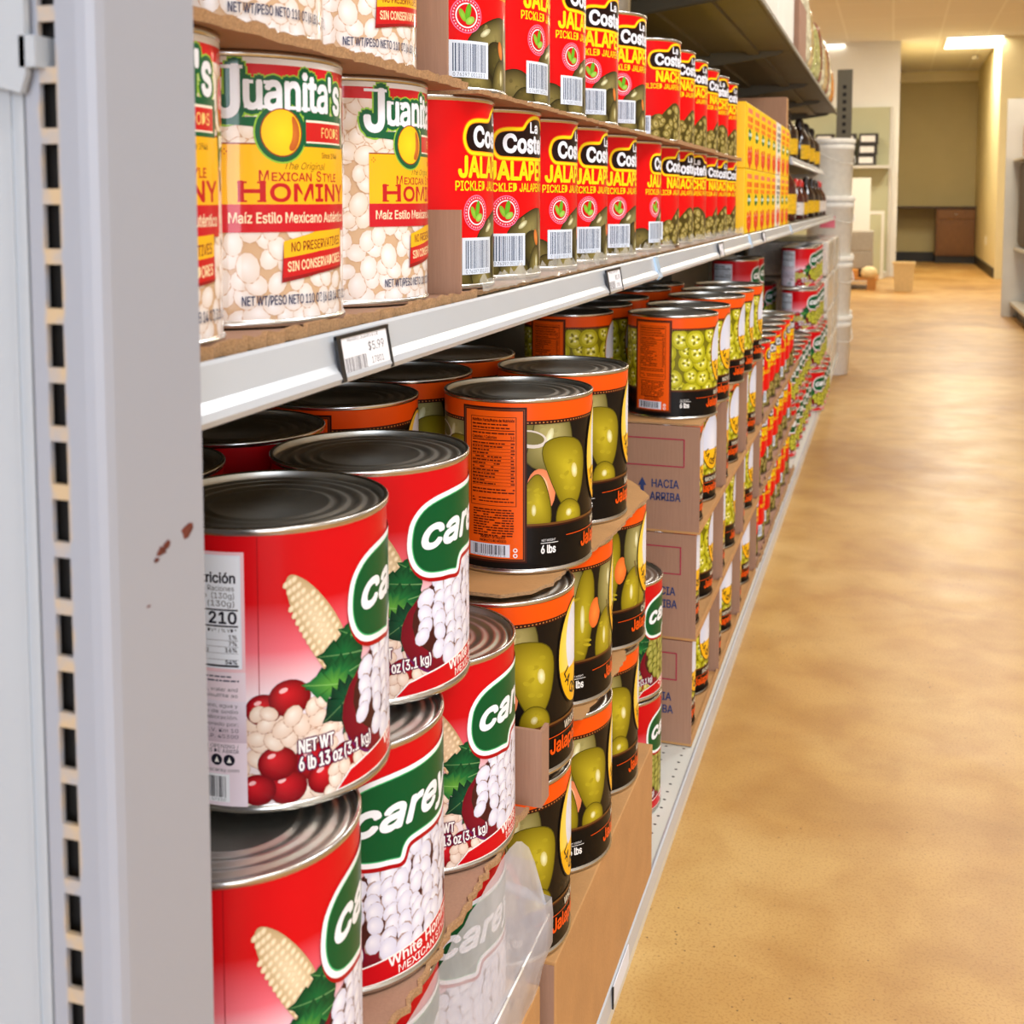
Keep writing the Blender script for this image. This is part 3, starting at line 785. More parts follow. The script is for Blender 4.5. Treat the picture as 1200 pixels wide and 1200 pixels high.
# ceiling lights
em = emis('lit_diffuser', (1.0, 0.95, 0.82, 1), 7.0)
def troffer(x, y, sx, sy, power, label):
    t = thing('ceiling_light', label, 'ceiling light', (x, y, CEIL), 0, 'fluorescent ceiling lights')
    f = MB(); w = .03
    for (a0, a1, b0, b1) in ((-sx, sx, -sy - w, -sy), (-sx, sx, sy, sy + w), (-sx - w, -sx, -sy - w, sy + w), (sx, sx + w, -sy - w, sy + w)): f.box(a0, a1, b0, b1, -.018, -.001)
    f.build('frame', M['white'], t)
    f = MB(); f.box(-sx, sx, -sy, sy, -.012, -.002); f.build('diffuser', em, t)
    l = area_light('lamp_glow', (x, y, CEIL - .03), (0, 0, 0), sx * 2, sy * 2, power, (1.0, 0.92, 0.78))
    return t
troffer(1.02, 18.2, .36, .62, 80, 'lit ceiling panel at the far end above the aisle, right of centre')
troffer(-.93, 18.4, .20, .62, 60, 'small lit ceiling panel above the stacked goods at far left')
# unseen lamps further along the ceiling; leftmost one added to brighten the white partition
WARM, NEUT = (1.0, 0.91, 0.76), (0.95, 0.97, 1.0)
for (x, y, p, c) in ((.75, 15.0, 95, WARM), (-1.6, 14.5, 80, WARM), (.75, 11.0, 48, WARM), (.85, 7.4, 44, WARM), (1.0, 4.4, 54, NEUT), (1.3, 1.9, 54, NEUT), (1.5, -.4, 48, NEUT)):
    area_light('unseen_ceiling_lamp', (x, y, CEIL - .04), (0, 0, 0), .6, 1.2, p, c)

# ------------------------------------------------------------------ shelving run on the left
def post_mat():
    m, nt, b = new_mat('chipped_grey_paint_with_rust'); N, L = nt.nodes, nt.links
    tc = N.new('ShaderNodeTexCoord'); sx = N.new('ShaderNodeSeparateXYZ'); L.new(tc.outputs['Object'], sx.inputs[0])
    nz = N.new('ShaderNodeTexNoise'); nz.inputs['Scale'].default_value = 70; nz.inputs['Detail'].default_value = 5; L.new(tc.outputs['Object'], nz.inputs['Vector'])
    # rust clings to the slot column (a band in x) on the front
    d = N.new('ShaderNodeMath'); d.operation = 'SUBTRACT'; L.new(sx.outputs[0], d.inputs[0]); d.inputs[1].default_value = -0.3385
    ab = N.new('ShaderNodeMath'); ab.operation = 'ABSOLUTE'; L.new(d.outputs[0], ab.inputs[0])
    mr = N.new('ShaderNodeMapRange'); mr.inputs['From Min'].default_value = 0.0035; mr.inputs['From Max'].default_value = 0.0085; mr.inputs['To Min'].default_value = 1; mr.inputs['To Max'].default_value = 0
    L.new(ab.outputs[0], mr.inputs['Value'])
    ml = N.new('ShaderNodeMath'); ml.operation = 'MULTIPLY'; L.new(mr.outputs[0], ml.inputs[0]); L.new(nz.outputs['Fac'], ml.inputs[1])
    rp = N.new('ShaderNodeValToRGB'); rp.color_ramp.elements[0].position = .30; rp.color_ramp.elements[0].color = (0, 0, 0, 1); rp.color_ramp.elements[1].position = .60; rp.color_ramp.elements[1].color = (1, 1, 1, 1)
    L.new(ml.outputs[0], rp.inputs[0])
    mx = N.new('ShaderNodeMix'); mx.data_type = 'RGBA'; L.new(rp.outputs[0], mx.inputs[0]); mx.inputs[6].default_value = C(160, 164, 174); mx.inputs[7].default_value = C(196, 172, 138)
    L.new(mx.outputs[2], b.inputs['Base Color']); b.inputs['Roughness'].default_value = .34
    return m
M['post'] = post_mat()
rust = mat('rust', C(96, 40, 22), .9, 0, .4, 300)
P = thing('shelf_upright', 'grey slotted steel upright with rust marks at the near end of the shelves', 'shelf upright', (0, 0, 0))
# rounded steel post: slotted front face and plain side facing the aisle
f = MB()
prof = [(-.3158 - .0085, .415), (-.3158 - .004, .4158), (-.3158 - .0012, .4182), (-.3158, .423), (-.3158, .489), (-.335, .489), (-.335, .486), (-.3188, .486), (-.3188, .4185), (-.3243, .4175)]
f.prism_z(prof, 0.0, 2.06, 0, False)
o = f.build('side_panel', M['post'], P)
f = MB(); pitch = .0254; z = .02; slots = []
xa, xb = -.3430, -.3345
k = 0
f.box(xb, -.3243, .415, .4175, 0, 2.06); f.box(-.3502, xa, .415, .4175, 0, 2.06)
z0 = .0125
prev = 0.0
while z0 < 2.04:
    f.box(xa, xb, .415, .4175, prev, z0); prev = z0 + .0188; z0 += pitch
f.box(xa, xb, .415, .4175, prev, 2.06)
f.box(-.3502, -.3485, .4175, .489, 0, 2.06); f.box(xb + .0006, xb + .0018, .4175, .470, 0, 2.06)
f.build('slotted_face', M['post'], P)
f = MB(); f.box(-.3480, -.3340, .424, .426, 0, 2.06); f.build('slot_shade', M['dark'], P)  # dark sheet put behind the slots as their shade
# paint chips down to rust on the side face
f = MB()
g = random.Random(3)
def chip(y, z, ry, rz, n=9):
    pts = [(y + ry * math.cos(2 * math.pi * k / n) * g.uniform(.6, 1.15), z + rz * math.sin(2 * math.pi * k / n) * g.uniform(.6, 1.15)) for k in range(n)]
    v = [(-.3156, q[0], q[1]) for q in pts] + [(-.3160, q[0], q[1]) for q in pts]
    f.add(v, [tuple(range(n))] + [(k, (k + 1) % n, n + (k + 1) % n, n + k) for k in range(n)])
chip(.4545, .9395, .0042, .0026); chip(.4585, .9415, .0030, .0022); chip(.450, .9365, .0022, .0012); chip(.475, .9435, .0052, .0036); chip(.4435, .917, .0014, .0008)
f.build('rust_chip', rust, P)
# hooked bracket of the end shelf
T = thing('end_shelf_bracket', 'grey steel bracket hooked into the upright at top left', 'bracket')
f = MB(); f.prism_y([(-.44, 1.17), (-.3665, 1.149), (-.3475, 1.1445), (-.3445, 1.152), (-.3445, 1.24), (-.44, 1.24)], .4085, .4118)
for zz in (1.1615,): f.box(-.3475, -.3395, .4085, .4260, zz - .0065, zz + .0065)
f.build('plate', M['steel'], T)
f = MB(); f.tube((-.3585, .4080, 1.1905), (-.3585, .4088, 1.1905), .0028); f.build('rivet_hole', M['dark'], T)
# back-panel edge of the end unit, left of the post
T = thing('end_unit', 'grey steel back panel of the end unit left of the upright', 'panel')
f = MB(); f.box(-.62, -.3518, .4170, .4200, 0, 2.06); f.box(-.3545, -.3518, .4152, .4170, 0, 2.06); f.box(-.3605, -.3590, .4158, .4170, 0, 2.06); f.build('sheet', M['steel'], T)
f = MB(); f.box(-.3518, -.3504, .4178, .4190, 0, 2.06); f.build('seam', rust, T)

JO = [.492, 1.76, 2.98, 4.20, 5.42, 6.36, 7.30]
XB = -.80
G = thing('backing_unit', 'shade-darkened steel back panel with uprights behind the shelves on the left', 'shelving unit')
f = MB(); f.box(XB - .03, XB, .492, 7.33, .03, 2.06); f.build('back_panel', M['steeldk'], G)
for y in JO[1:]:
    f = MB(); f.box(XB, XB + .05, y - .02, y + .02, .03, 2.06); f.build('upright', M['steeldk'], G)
def deck_mat():
    m, nt, b = new_mat('perforated_cream_steel'); N, L = nt.nodes, nt.links
    tc = N.new('ShaderNodeTexCoord'); mp = N.new('ShaderNodeMapping'); mp.inputs['Scale'].default_value = (1 / .03, 1 / .0254, 0); L.new(tc.outputs['Object'], mp.inputs[0])
    vf = N.new('ShaderNodeVectorMath'); vf.operation = 'FRACTION'; L.new(mp.outputs[0], vf.inputs[0])
    vs = N.new('ShaderNodeVectorMath'); vs.operation = 'SUBTRACT'; L.new(vf.outputs[0], vs.inputs[0]); vs.inputs[1].default_value = (.5, .5, 0)
    vl = N.new('ShaderNodeVectorMath'); vl.operation = 'LENGTH'; L.new(vs.outputs[0], vl.inputs[0])
    lt = N.new('ShaderNodeMath'); lt.operation = 'LESS_THAN'; L.new(vl.outputs['Value'], lt.inputs[0]); lt.inputs[1].default_value = .085
    mx = N.new('ShaderNodeMix'); mx.data_type = 'RGBA'; L.new(lt.outputs[0], mx.inputs[0]); mx.inputs[6].default_value = C(206, 206, 196); mx.inputs[7].default_value = C(30, 30, 30)
    L.new(mx.outputs[2], b.inputs['Base Color']); b.inputs['Roughness'].default_value = .4
    return m
dm = deck_mat()
G = thing('deck_unit', 'perforated cream base deck with grey rail along the floor on the left', 'shelving base')
f = MB(); f.box(XB, -.299, .492, 7.33, .150, .1765); f.build('base_deck', dm, G)
f = MB(); f.prism_y([(-.2985, .1775), (-.2955, .1790), (-.2935, .1770), (-.2925, .152), (-.2955, .148), (-.2985, .150)], .492, 7.33); f.build('base_rail', M['rail'], G)
f = MB(); f.box(-.345, -.335, .492, 7.33, 0, .150); f.build('kick_plate', M['steelw'], G)

def price_card(name):
    a = Art(0, 66, 0, 31)
    a.rect(0, 0, 66, 31, C(240, 241, 246))
    a.text('Hominy Juanita 6 LB', 33, 25.5, 2.6, INK, .01, al='c', w=40)
    a.text('$5.99', 38, 15, 6.6, C(60, 62, 76), 0, al='l', w=21)
    a.barcode(4, 1, 36, 15, INK, C(240, 241, 246)); a.text('17801', 40, 5, 5, C(90, 92, 104), 0, w=16)
    return a.flat(name)
SHZ = 1.0125
def shelf(y0, y1, label, zt, xf, group, lipscale=1.0, full=True):
    t = thing('gondola_shelf', label, 'shelf', (0, 0, zt), 0, group)
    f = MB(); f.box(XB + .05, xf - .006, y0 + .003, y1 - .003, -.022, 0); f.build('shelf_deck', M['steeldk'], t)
    f = MB()
    pr = [(xf - .006, .0012), (xf - .0015, .0025), (xf + .0005, .0005), (xf + .0045, -.0175), (xf + .0085, -.0225), (xf + .0105, -.0265), (xf + .0090, -.0300), (xf + .0045, -.0312), (xf - .002, -.0290), (xf - .004, -.0240), (xf - .0065, -.0222)]
    f.prism_y(pr, y0 + .003, y1 - .003, 0, False)
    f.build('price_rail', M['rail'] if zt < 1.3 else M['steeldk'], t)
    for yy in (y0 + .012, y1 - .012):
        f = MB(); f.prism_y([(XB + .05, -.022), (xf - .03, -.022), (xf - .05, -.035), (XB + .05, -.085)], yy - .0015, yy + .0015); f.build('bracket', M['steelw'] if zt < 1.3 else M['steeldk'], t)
    if zt > 1.3:
        for xx in (xf - .13, xf - .30):
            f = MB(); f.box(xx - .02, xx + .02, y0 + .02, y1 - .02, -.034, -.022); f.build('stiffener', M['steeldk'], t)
    return t
ordn = ['nearest', 'second', 'third', 'fourth', 'fifth', 'sixth']
for i in range(6):
    y0, y1 = JO[i], JO[i + 1]
    t = shelf(y0, y1, 'grey steel middle shelf with price rail, %s bay from the upright' % ordn[i], SHZ, -.3425, 'middle gondola shelves')
    if i < 3:
        f = MB(); f.prism_y([(-.3415, .002), (-.3395, .002), (-.3335, -.022), (-.3310, -.0285), (-.3340, -.0325), (-.3415, -.030)], y1 - .014, y1 + .010); f.build('rail_end_clip', M['clip'], t)
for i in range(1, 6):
    shelf(JO[i], JO[i + 1], 'steel top shelf in shade-darkened colour seen from below, %s bay from the upright' % ordn[i], 1.634, -.3425, 'top gondola shelves')

def price_tag(y0, y1, label, xs=1.0):
    """holder clipped on the sloping rail"""
    t = thing('price_tag', label, 'price tag', (-.3395, y0, SHZ - .0135), 0, 'shelf price tags')
    w = y1 - y0
    f = MB(); f.prism_y([(.0010, .0135), (.0030, .0135), (.0080, -.0155), (.0055, -.0160)], 0, .006); f.prism_y([(.0010, .0135), (.0030, .0135), (.0080, -.0155), (.0055, -.0160)], w - .003, w)
    f.box(.0014, .0034, 0, w, .0118, .0140); f.build('holder', M['black'], t)
    c = link('card', price_card('price_card'), t, [M['printflat']])
    s = w / .066 * .97
    c.matrix_local = Matrix.Translation((.0068, .001, -.0135)) @ Matrix.Rotation(math.radians(90), 4, 'Z') @ Matrix.Rotation(math.radians(-9.8), 4, 'X') @ Matrix.Diagonal((s, 1, .88, 1))
    return t
price_tag(.676, .757, 'white price card reading $5.99 on the shelf rail under the hominy cans')
price_tag(1.420, 1.500, 'white price card on the shelf rail under the red jalapeño cans')
price_tag(2.40, 2.47, 'small white price card on shelf rail under the sliced-pepper cans')
price_tag(3.24, 3.31, 'small white price card on shelf rail under the yellow cartons')
t = thing('price_tag', 'narrow white label on the base rail below the big carton', 'price tag', (-.2926, 1.29, .164), 0, 'shelf price tags')
f = MB(); f.box(-.0002, .0012, 0, .085, -.012, .012); f.build('card', mat('label_card', C(226, 230, 238), .4), t)
f = MB(); f.box(-.0002, .0018, -.003, 0, -.013, .013); f.build('holder', M['black'], t)
# ------------------------------------------------------------------ cans
def can_body():
    f = MB(); mm = .001
    pr = [(0, 1.6), (66, 1.6), (71, 3.2), (75.2, 3.2), (76, 0), (77.6, -.0), (78.5, .8), (78.5, 3.4), (77.6, 4.2), (77.0, 5.2), (77.0, 171.8), (77.6, 172.8), (78.5, 173.6), (78.5, 176.2), (77.6, 177), (76.2, 177), (75.4, 176.0), (75.2, 172.5)]
    f.lathe([(r * mm, z * mm) for r, z in pr], 72)
    return f.mesh('can_body')
def can_lid():
    f = MB(); mm = .001
    pr = [(75.3, 176.2), (74.8, 171.4), (73.6, 170.6), (72.2, 171.2), (71, 172.6), (68, 172.8), (66.5, 171.6), (63.5, 171.6), (62, 172.9), (58, 172.9), (56.5, 171.4), (53, 171.4), (51.5, 172.6), (47, 172.6), (45.5, 171.2), (41.5, 171.2), (40, 172.4), (38, 172.2), (36, 171.2), (0.01, 171.2)]
    f.lathe([(r * mm, z * mm) for r, z in pr], 72)
    return f.mesh('can_lid')
BODY, LID = can_body(), can_lid()
BODY.materials.append(M['tin']); LID.materials.append(M['lid'])
LBL = {
    'carey': carey(1, 'hominy'), 'carey_nacho': carey(5, 'nacho'), 'carey_jal': carey(8, 'jalapeno'),
    'whole': costena_catering(2, 'whole'), 'long': costena_catering(4, 'long'), 'nacho': costena_catering(6, 'nacho'),
    'red': costena_red(3, 'jalapeno'), 'rednacho': costena_red(5, 'nacho'), 'juan': juanitas(4),
}
for k, me in LBL.items(): me.materials.append(M['printgloss'] if k == 'juan' else M['print'])
NAME = {'carey': 'hominy_can', 'carey_nacho': 'nacho_slices_can', 'carey_jal': 'jalapeno_can', 'whole': 'jalapeno_can', 'long': 'jalapeno_can', 'nacho': 'sliced_jalapeno_can',
        'red': 'jalapeno_can', 'rednacho': 'sliced_jalapeno_can', 'juan': 'hominy_can', None: 'bare_can'}
PROTO = {}
def can(kind, x, y, z, rot, label, group, tilt=None):
    if kind not in PROTO:
        t = thing(NAME[kind], label, 'can', (x, y, z), R_(rot), group)
        for nm, me in (('body', BODY), ('lid', LID), ('label', LBL.get(kind))):
            if me is None: continue
            o = bpy.data.objects.new(nm, me); COL.objects.link(o); o.parent = t
        PROTO[kind] = t
        return t
    return dup(PROTO[kind], (x, y, z), R_(rot), label, group)

# --- cardboard pieces
def ragged(name, front, back, th, label, cat, group, amp=.004, seed=1, z=0.0, mats=None):
    """flat sheet with a torn front edge; front/back are (x, y) polylines running along +Y"""
    g = random.Random(seed); pts = []
    for (a, b) in zip(front[:-1], front[1:]):
        n = max(2, int(math.dist(a, b) / .008))
        for i in range(n):
            t = i / n; pts.append((a[0] + (b[0] - a[0]) * t + g.uniform(-amp, amp), a[1] + (b[1] - a[1]) * t))
    pts.append(front[-1])
    pts += back[::-1]
    n = len(pts); f = MB()
    v = [(p[0], p[1], 0) for p in pts] + [(p[0], p[1], th) for p in pts]
    f.add(v, [tuple(range(n))[::-1], tuple(range(n, 2 * n))], False, 0)
    f.add(v, [(k, (k + 1) % n, (k + 1) % n + n, k + n) for k in range(n)], False, 1)
    o = f.build(name, [M['card'], M['cardedge']]); o.location = (0, 0, z)
    return tag(o, label, cat, group)

def tray(x0, x1, y0, y1, z, label, flap_y=None, flap_h=.075, lip=0.003, seed=1, group='cardboard can trays', flap_x=None):
    """thin tray: torn sheet with a low front lip and an optional end flap"""
    t = thing('cardboard_tray', label, 'cardboard tray', (0, 0, z), 0, group)
    g = random.Random(seed); f = MB(); n = int((y1 - y0) / .007)
    xs = [x1 + g.uniform(-.002, .0035) for _ in range(n + 1)]; hs = [lip * g.uniform(.5, 1.25) for _ in range(n + 1)]
    v = []; 
    for i in range(n + 1):
        y = y0 + (y1 - y0) * i / n
        v += [(x0, y, 0), (xs[i], y, 0), (xs[i] + .0005, y, hs[i] + .003), (xs[i] - .0030, y, hs[i] + .003), (xs[i] - .0034, y, .0032), (x0, y, .0032)]
    F = []; E = []
    for i in range(n):
        for k in range(6):
            q = (i * 6 + k, i * 6 + (k + 1) % 6, (i + 1) * 6 + (k + 1) % 6, (i + 1) * 6 + k)
            (E if k in (1, 2) else F).append(q)
    f.add(v, F, False, 0); f.add(v, E, False, 1); f.add(v, [(0, 1, 2, 3, 4, 5)[::-1], tuple(n * 6 + k for k in range(6))], False, 1)
    f.build('tray_base', [M['cardshade'], M['cardedge']], t)
    if flap_y is not None:
        f = MB(); f.box(x0 + .1, flap_x if flap_x else x1 - .004, flap_y, flap_y + .004, .0033, flap_h); f.build('end_flap', M['cardshade'], t)
    return t

def case(x0, x1, y0, y1, z0, z1, label, group, open_front=False, mark=None, lipz=.02):
    """shipping case; an open-fronted one shows its cans between two cut-away ends"""
    t = thing('cardboard_case', label, 'cardboard case', (0, 0, z0), 0, group)
    h = z1 - z0; T = .004
    if open_front:
        f = MB(); f.box(x0, x1, y0, y1, 0, T); f.box(x1 - T, x1, y0 + T, y1 - T, T, lipz * .5); f.build('base', M['card'], t)
        for yy in (y0, y1 - T):
            f = MB(); f.box(x0, x1 - .001, yy, yy + T, T, h - .001); f.build('end_wall', M['cardshade'], t)
    else:
        f = MB(); f.box(x0, x1, y0, y1, 0, h, 0, .0015); f.build('box', M['card'], t)
        f = MB(); f.box(x0 + .002, x1 - .002, y0 - .0008, y0, .002, h - .004); f.build('end_panel', M['cardshade'], t)  # thin sheet over the end, shade put into its colour
    if mark:
        a = Art(0, 640, 0, 240)
        mk = C(170, 36, 70); nv = C(52, 66, 110)
        W = (x1 - x0) * 1000
        if mark in ('arriba', 'frame'):
            rx = W - 26; ry1 = h * 1000 - 24; ry0 = ry1 - 46
            for (p, q, r, s) in ((rx - 190, ry1, rx, ry1 + 1.8), (rx - 190, ry0, rx, ry0 + 1.8), (rx - 1.8, ry0, rx, ry1 + 1.8), (rx - 190, ry0, rx - 188, ry1 + 1.8)): a.rect(p, q, r, s, mk)
        if mark == 'arriba':
            a.text('HACIA', W - 58, 76, 13.5, nv, .02, al='c', w=46); a.text('ARRIBA', W - 58, 54, 13.5, nv, .02, al='c', w=52)
            a.poly([(W - 104, 78), (W - 90, 78), (W - 97, 92)], nv); a.rect(W - 100, 54, W - 94, 78, nv)
        o = link('printed_mark', a.flat('printed_mark'), t, [M['printflat']]); o.location = (x0, y0 - .0012, 0)
    return t

# --- middle shelf: hominy cans in yellow and white, two tiers
XS = -.441; Z1 = SHZ + .0052; Z2 = Z1 + .1825
tray(XB + .06, -.352, .505, .985, SHZ + .0008, 'cardboard tray under the lower yellow-label hominy cans', .972, .078, .005, 1, flap_x=-.362)
tray(XB + .06, -.356, .505, .968, Z1 + .1775, 'torn cardboard tray between the two tiers of yellow-label hominy cans', .957, .085, .0045, 2, flap_x=-.368)
G1 = 'yellow-label hominy cans on the middle shelf'
for i, (y, r, lb) in enumerate(((.566, -64, 'white hominy can with yellow panel, half hidden by the grey upright, lower tier'),
                               (.725, -64, 'white hominy can with yellow panel facing out, fully seen, lower tier beside the upright'),
                               (.884, -43, 'white hominy can with yellow panel beside the cardboard flap, lower tier'))):
    can('juan', XS, y, Z1, r, lb, G1)
for y, r, lb in ((.699, -58, 'white hominy can on the upper tier, next to the grey upright'), (.863, -60, 'white hominy can on the upper tier, next to the cardboard flap')):
    can('juan', XS, y, Z2, r, lb, G1)
# --- red jalapeño cans
GR = 'red whole-jalapeño cans on the middle shelf'; GN = 'red sliced-jalapeño cans on the middle shelf'
ordw = ['first', 'second', 'third', 'fourth', 'fifth', 'sixth', 'seventh', 'eighth']
lowY = [1.055, 1.213, 1.371, 1.530, 1.716, 1.912]; lowR = [-28, -50, -37, -43, -45, -26]
for i, (y, r) in enumerate(zip(lowY, lowR)):
    can('red', XS, y, Z1 - .004 if False else Z1, r, '%s red whole-jalapeño can from the hominy cans, lower tier' % ordw[i], GR)
nY = [2.085, 2.244, 2.403, 2.562, 2.721, 2.88]
for i, y in enumerate(nY):
    can('rednacho', XS, y, Z1, (-42, -58, -75, -40, -54, -44)[i], '%s red sliced-jalapeño can after the whole-jalapeño ones, lower tier' % ordw[i], GN)
topY = [1.092, 1.250, 1.409, 1.590, 1.780]
for i, y in enumerate(topY):
    can('red', XS, y, Z2, (-49, -27, -33, -54, -54)[i], '%s red whole-jalapeño can from the hominy cans, upper tier' % ordw[i], GR)
ntY = [2.085, 2.244, 2.403, 2.562, 2.721, 2.88]
for i, y in enumerate(ntY):
    can('rednacho', XS, y, Z2, (-61, -50, -56, -40, -70, -55)[i], '%s red sliced-jalapeño can after the whole-jalapeño ones, upper tier' % ordw[i], GN)
tray(XB + .06, -.356, 1.005, 1.50, Z1 + .1775, 'torn cardboard tray under the first three upper red jalapeño cans', None, 0, .0012, 3)
tray(XB + .06, -.356, 1.505, 1.995, Z1 + .1775, 'torn cardboard tray under the last upper red whole-jalapeño cans', None, 0, .0012, 4)
tray(XB + .06, -.352, 2.000, 2.47, Z1 + .1775, 'crumpled cardboard tray under the first upper red sliced-jalapeño cans', None, 0, .0035, 5)
tray(XB + .06, -.360, 2.475, 2.955, Z1 + .1775, 'crumpled cardboard tray under the last upper red sliced-jalapeño cans', None, 0, .0035, 6)
tray(XB + .06, -.358, 1.000, 1.985, SHZ + .0008, 'cardboard tray under the lower red whole-jalapeño cans', None, 0, .001, 7)
tray(XB + .06, -.356, 2.000, 2.965, SHZ + .0008, 'cardboard tray under the lower red sliced-jalapeño cans', None, 0, .002, 8)
# crinkled clear wrap along the foot of the red cans
filmA = film_mat('clear_shrink_film', C(232, 232, 224), .35, .12)
def crumple(y0, y1, label, seed):
    g = random.Random(seed); f = MB(); n = int((y1 - y0) / .009); v = []
    for i in range(n + 1):
        y = y0 + (y1 - y0) * i / n
        v += [(-.3535 + g.uniform(-.0012, .001), y, .0185 + g.uniform(-.006, .006)), (-.3510 + g.uniform(-.0015, .002), y, .010 + g.uniform(-.002, .002)), (-.3490 + g.uniform(-.002, .002), y, .0035 + g.uniform(0, .002))]
    f.add(v, [q for i in range(n) for q in ((i * 3, i * 3 + 1, i * 3 + 4, i * 3 + 3), (i * 3 + 1, i * 3 + 2, i * 3 + 5, i * 3 + 4))], True)
    o = f.build('shrink_film', filmA); o.location = (0, 0, SHZ + .001)
    return tag(o, label, 'plastic film', 'clear film at the foot of the red cans')
crumple(1.00, 1.97, 'crinkled clear film along the foot of the red whole-jalapeño cans', 4)
crumple(2.01, 2.95, 'crinkled clear film along the foot of the red sliced-jalapeño cans', 5)
# bare tins piled behind the red cans
for k, (y, s) in enumerate(((2.30, 'nearer'), (2.47, 'farther'))):
    for tier in range(3):
        can(None, -.615, y, SHZ + .001 + .1775 * tier, 0, '%s bare silver tin behind the red cans, %s tier' % (s, ('bottom', 'middle', 'top')[tier]), 'bare silver tins behind the red cans')

# --- base deck: red hominy cans
DZ = .1782
def zl(k): return DZ + .1828 * k
GC = 'red hominy cans on the base deck'
case(XB + .02, -.300, .505, 1.015, DZ, zl(1) - .001, 'plain brown carton at the bottom under the red hominy cans', 'brown cartons on the base deck')
case(XB + .02, -.471, .505, 1.030, zl(1), zl(2) - .001, 'brown carton behind the film-wrapped hominy cans', 'cartons behind the front cans')
case(XB + .02, -.471, .505, 1.030, zl(2), zl(3) - .001, 'brown carton behind the lower bare tier of hominy cans', 'cartons behind the front cans')
tray(-.469, -.304, .505, .985, zl(1), 'cardboard tray under the film-wrapped hominy cans', None, 0, .03, 9)
tray(-.469, -.306, .500, .99, zl(2) - .001, 'corrugated cardboard tray under the second tier of red hominy cans', None, 0, .002, 10)
for i, y in enumerate((.60, .76, .92)):
    can('carey', -.385, y, zl(1) + .0036, (-20, -50, -62)[i], 'red hominy can behind cloudy film, %s from the upright' % ordw[i], GC)
for i, (y, r, lb) in enumerate(((.613, -17, 'red hominy can at bottom left with shiny lid, below the front top can'),
                                (.772, -64, 'red hominy can showing the whole green balloon, lower tier middle'),
                                (.931, -39, 'red hominy can with open lid showing, lower tier next to the orange-band cans'))):
    can('carey', (-.379, -.3855, -.380)[i], y, zl(2) + .0036, r, lb, GC)
can('carey', -.389, .681, zl(3) + .0008, -20, 'large red hominy can in front with the nutrition panel, top tier', GC)
can('carey', -.389, .839, zl(3) + .0008, -42, 'red hominy can behind the front one, top tier, green balloon in view', GC)
can('carey', -.545, .896, zl(3), -40, 'red hominy can in the shaded back row, top tier', GC)
can('carey', -.548, .736, zl(3), -40, 'dark shaded hominy can in the back row close to the upright', GC)
# cloudy film round the wrapped tray
filmB = film_mat('cloudy_shrink_wrap', C(222, 222, 230), .52, .3)
T = thing('shrink_wrap', 'cloudy plastic wrap sagging over the tray of red hominy cans', 'plastic wrap')
f = MB(); g = random.Random(9); ny = 26; prof = [(-.3035, zl(2) - .004), (-.2990, .500), (-.2940, .465), (-.2905, .438), (-.2930, .410), (-.2965, .385), (-.2990, zl(1) + .004)]
v = []
for i in range(ny + 1):
    y = .51 + (1.006 - .51) * i / ny
    e = max(0, (y - .93) / .076)
    for j, (x, z) in enumerate(prof):
        zz = z - (.055 * e * e if j < 2 else (.012 * e if j == 2 else 0)); xx = x + (.006 * e if 1 <= j <= 4 else 0)
        v.append((xx + g.uniform(-.0012, .0012), y + (.002 * e), zz + g.uniform(-.001, .001)))
np_ = len(prof)
for j, (x, z) in enumerate(prof): v.append((x - .07, 1.012 + .002 * (j % 2), z - (.05 if j < 2 else 0)))
f.add(v, [(i * np_ + j, i * np_ + j + 1, (i + 1) * np_ + j + 1, (i + 1) * np_ + j) for i in range(ny + 1) for j in range(np_ - 1)], True)
f.build('film', filmB, T)
f = MB()
for i in range(12): f.tube((-.2895, .52 + i * .0405, .438), (-.2890, .52 + (i + 1) * .0405, .438), .0011, n=6)
f.build('seam', M['white'], T)

# --- base deck: orange-band jalapeño cans
GO = 'orange-band jalapeño cans on the base deck'
case(XB + .02, -.2950, 1.052, 1.537, DZ, zl(1) - .001, 'large closed brown carton under the orange-band jalapeño cans', 'brown cartons on the base deck', False, 'frame')
case(XB + .02, -.452, 1.060, 1.537, zl(1), zl(2) - .001, 'brown carton behind the lowest orange-band cans', 'cartons behind the front cans')
case(XB + .02, -.452, 1.060, 1.537, zl(2), zl(3) - .005, 'brown carton behind the middle orange-band cans', 'cartons behind the front cans')
for i, (x, y, r, k) in enumerate(((-.373, 1.096, -15, 'whole'), (-.369, 1.262, -5, 'whole'), (-.374, 1.435, -10, 'whole'))):
    can(k, x, y, zl(1), r, 'orange-band jalapeño can standing on the brown carton, %s from the hominy cans' % ordw[i], GO)
for i, (x, y, r, k) in enumerate(((-.371, 1.098, -20, 'whole'), (-.372, 1.273, -4, 'long'), (-.367, 1.440, -17, 'long'))):
    can(k, x, y, zl(2) + .0010, r, 'orange-band jalapeño can in the middle tier, %s from the hominy cans' % ordw[i], GO)
can('whole', -.371, 1.170, zl(3) + .0006, -7.5, 'orange-band jalapeño can on top with its orange facts panel in full view', GO)
can('whole', -.373, 1.352, zl(3) + .0006, -12, 'orange-band jalapeño can on top, behind the one with the facts panel', GO)
can('whole', -.530, 1.075, zl(3) + .0006, -12, 'shaded orange-band can in the back row beside the red hominy can', GO)
can('whole', -.533, 1.245, zl(3) + .0006, -12, 'shaded orange-band can in the back row, second from the hominy cans', GO)
can('whole', -.536, 1.415, zl(3) + .0006, -12, 'shaded orange-band can in the back row, third from the hominy cans', GO)
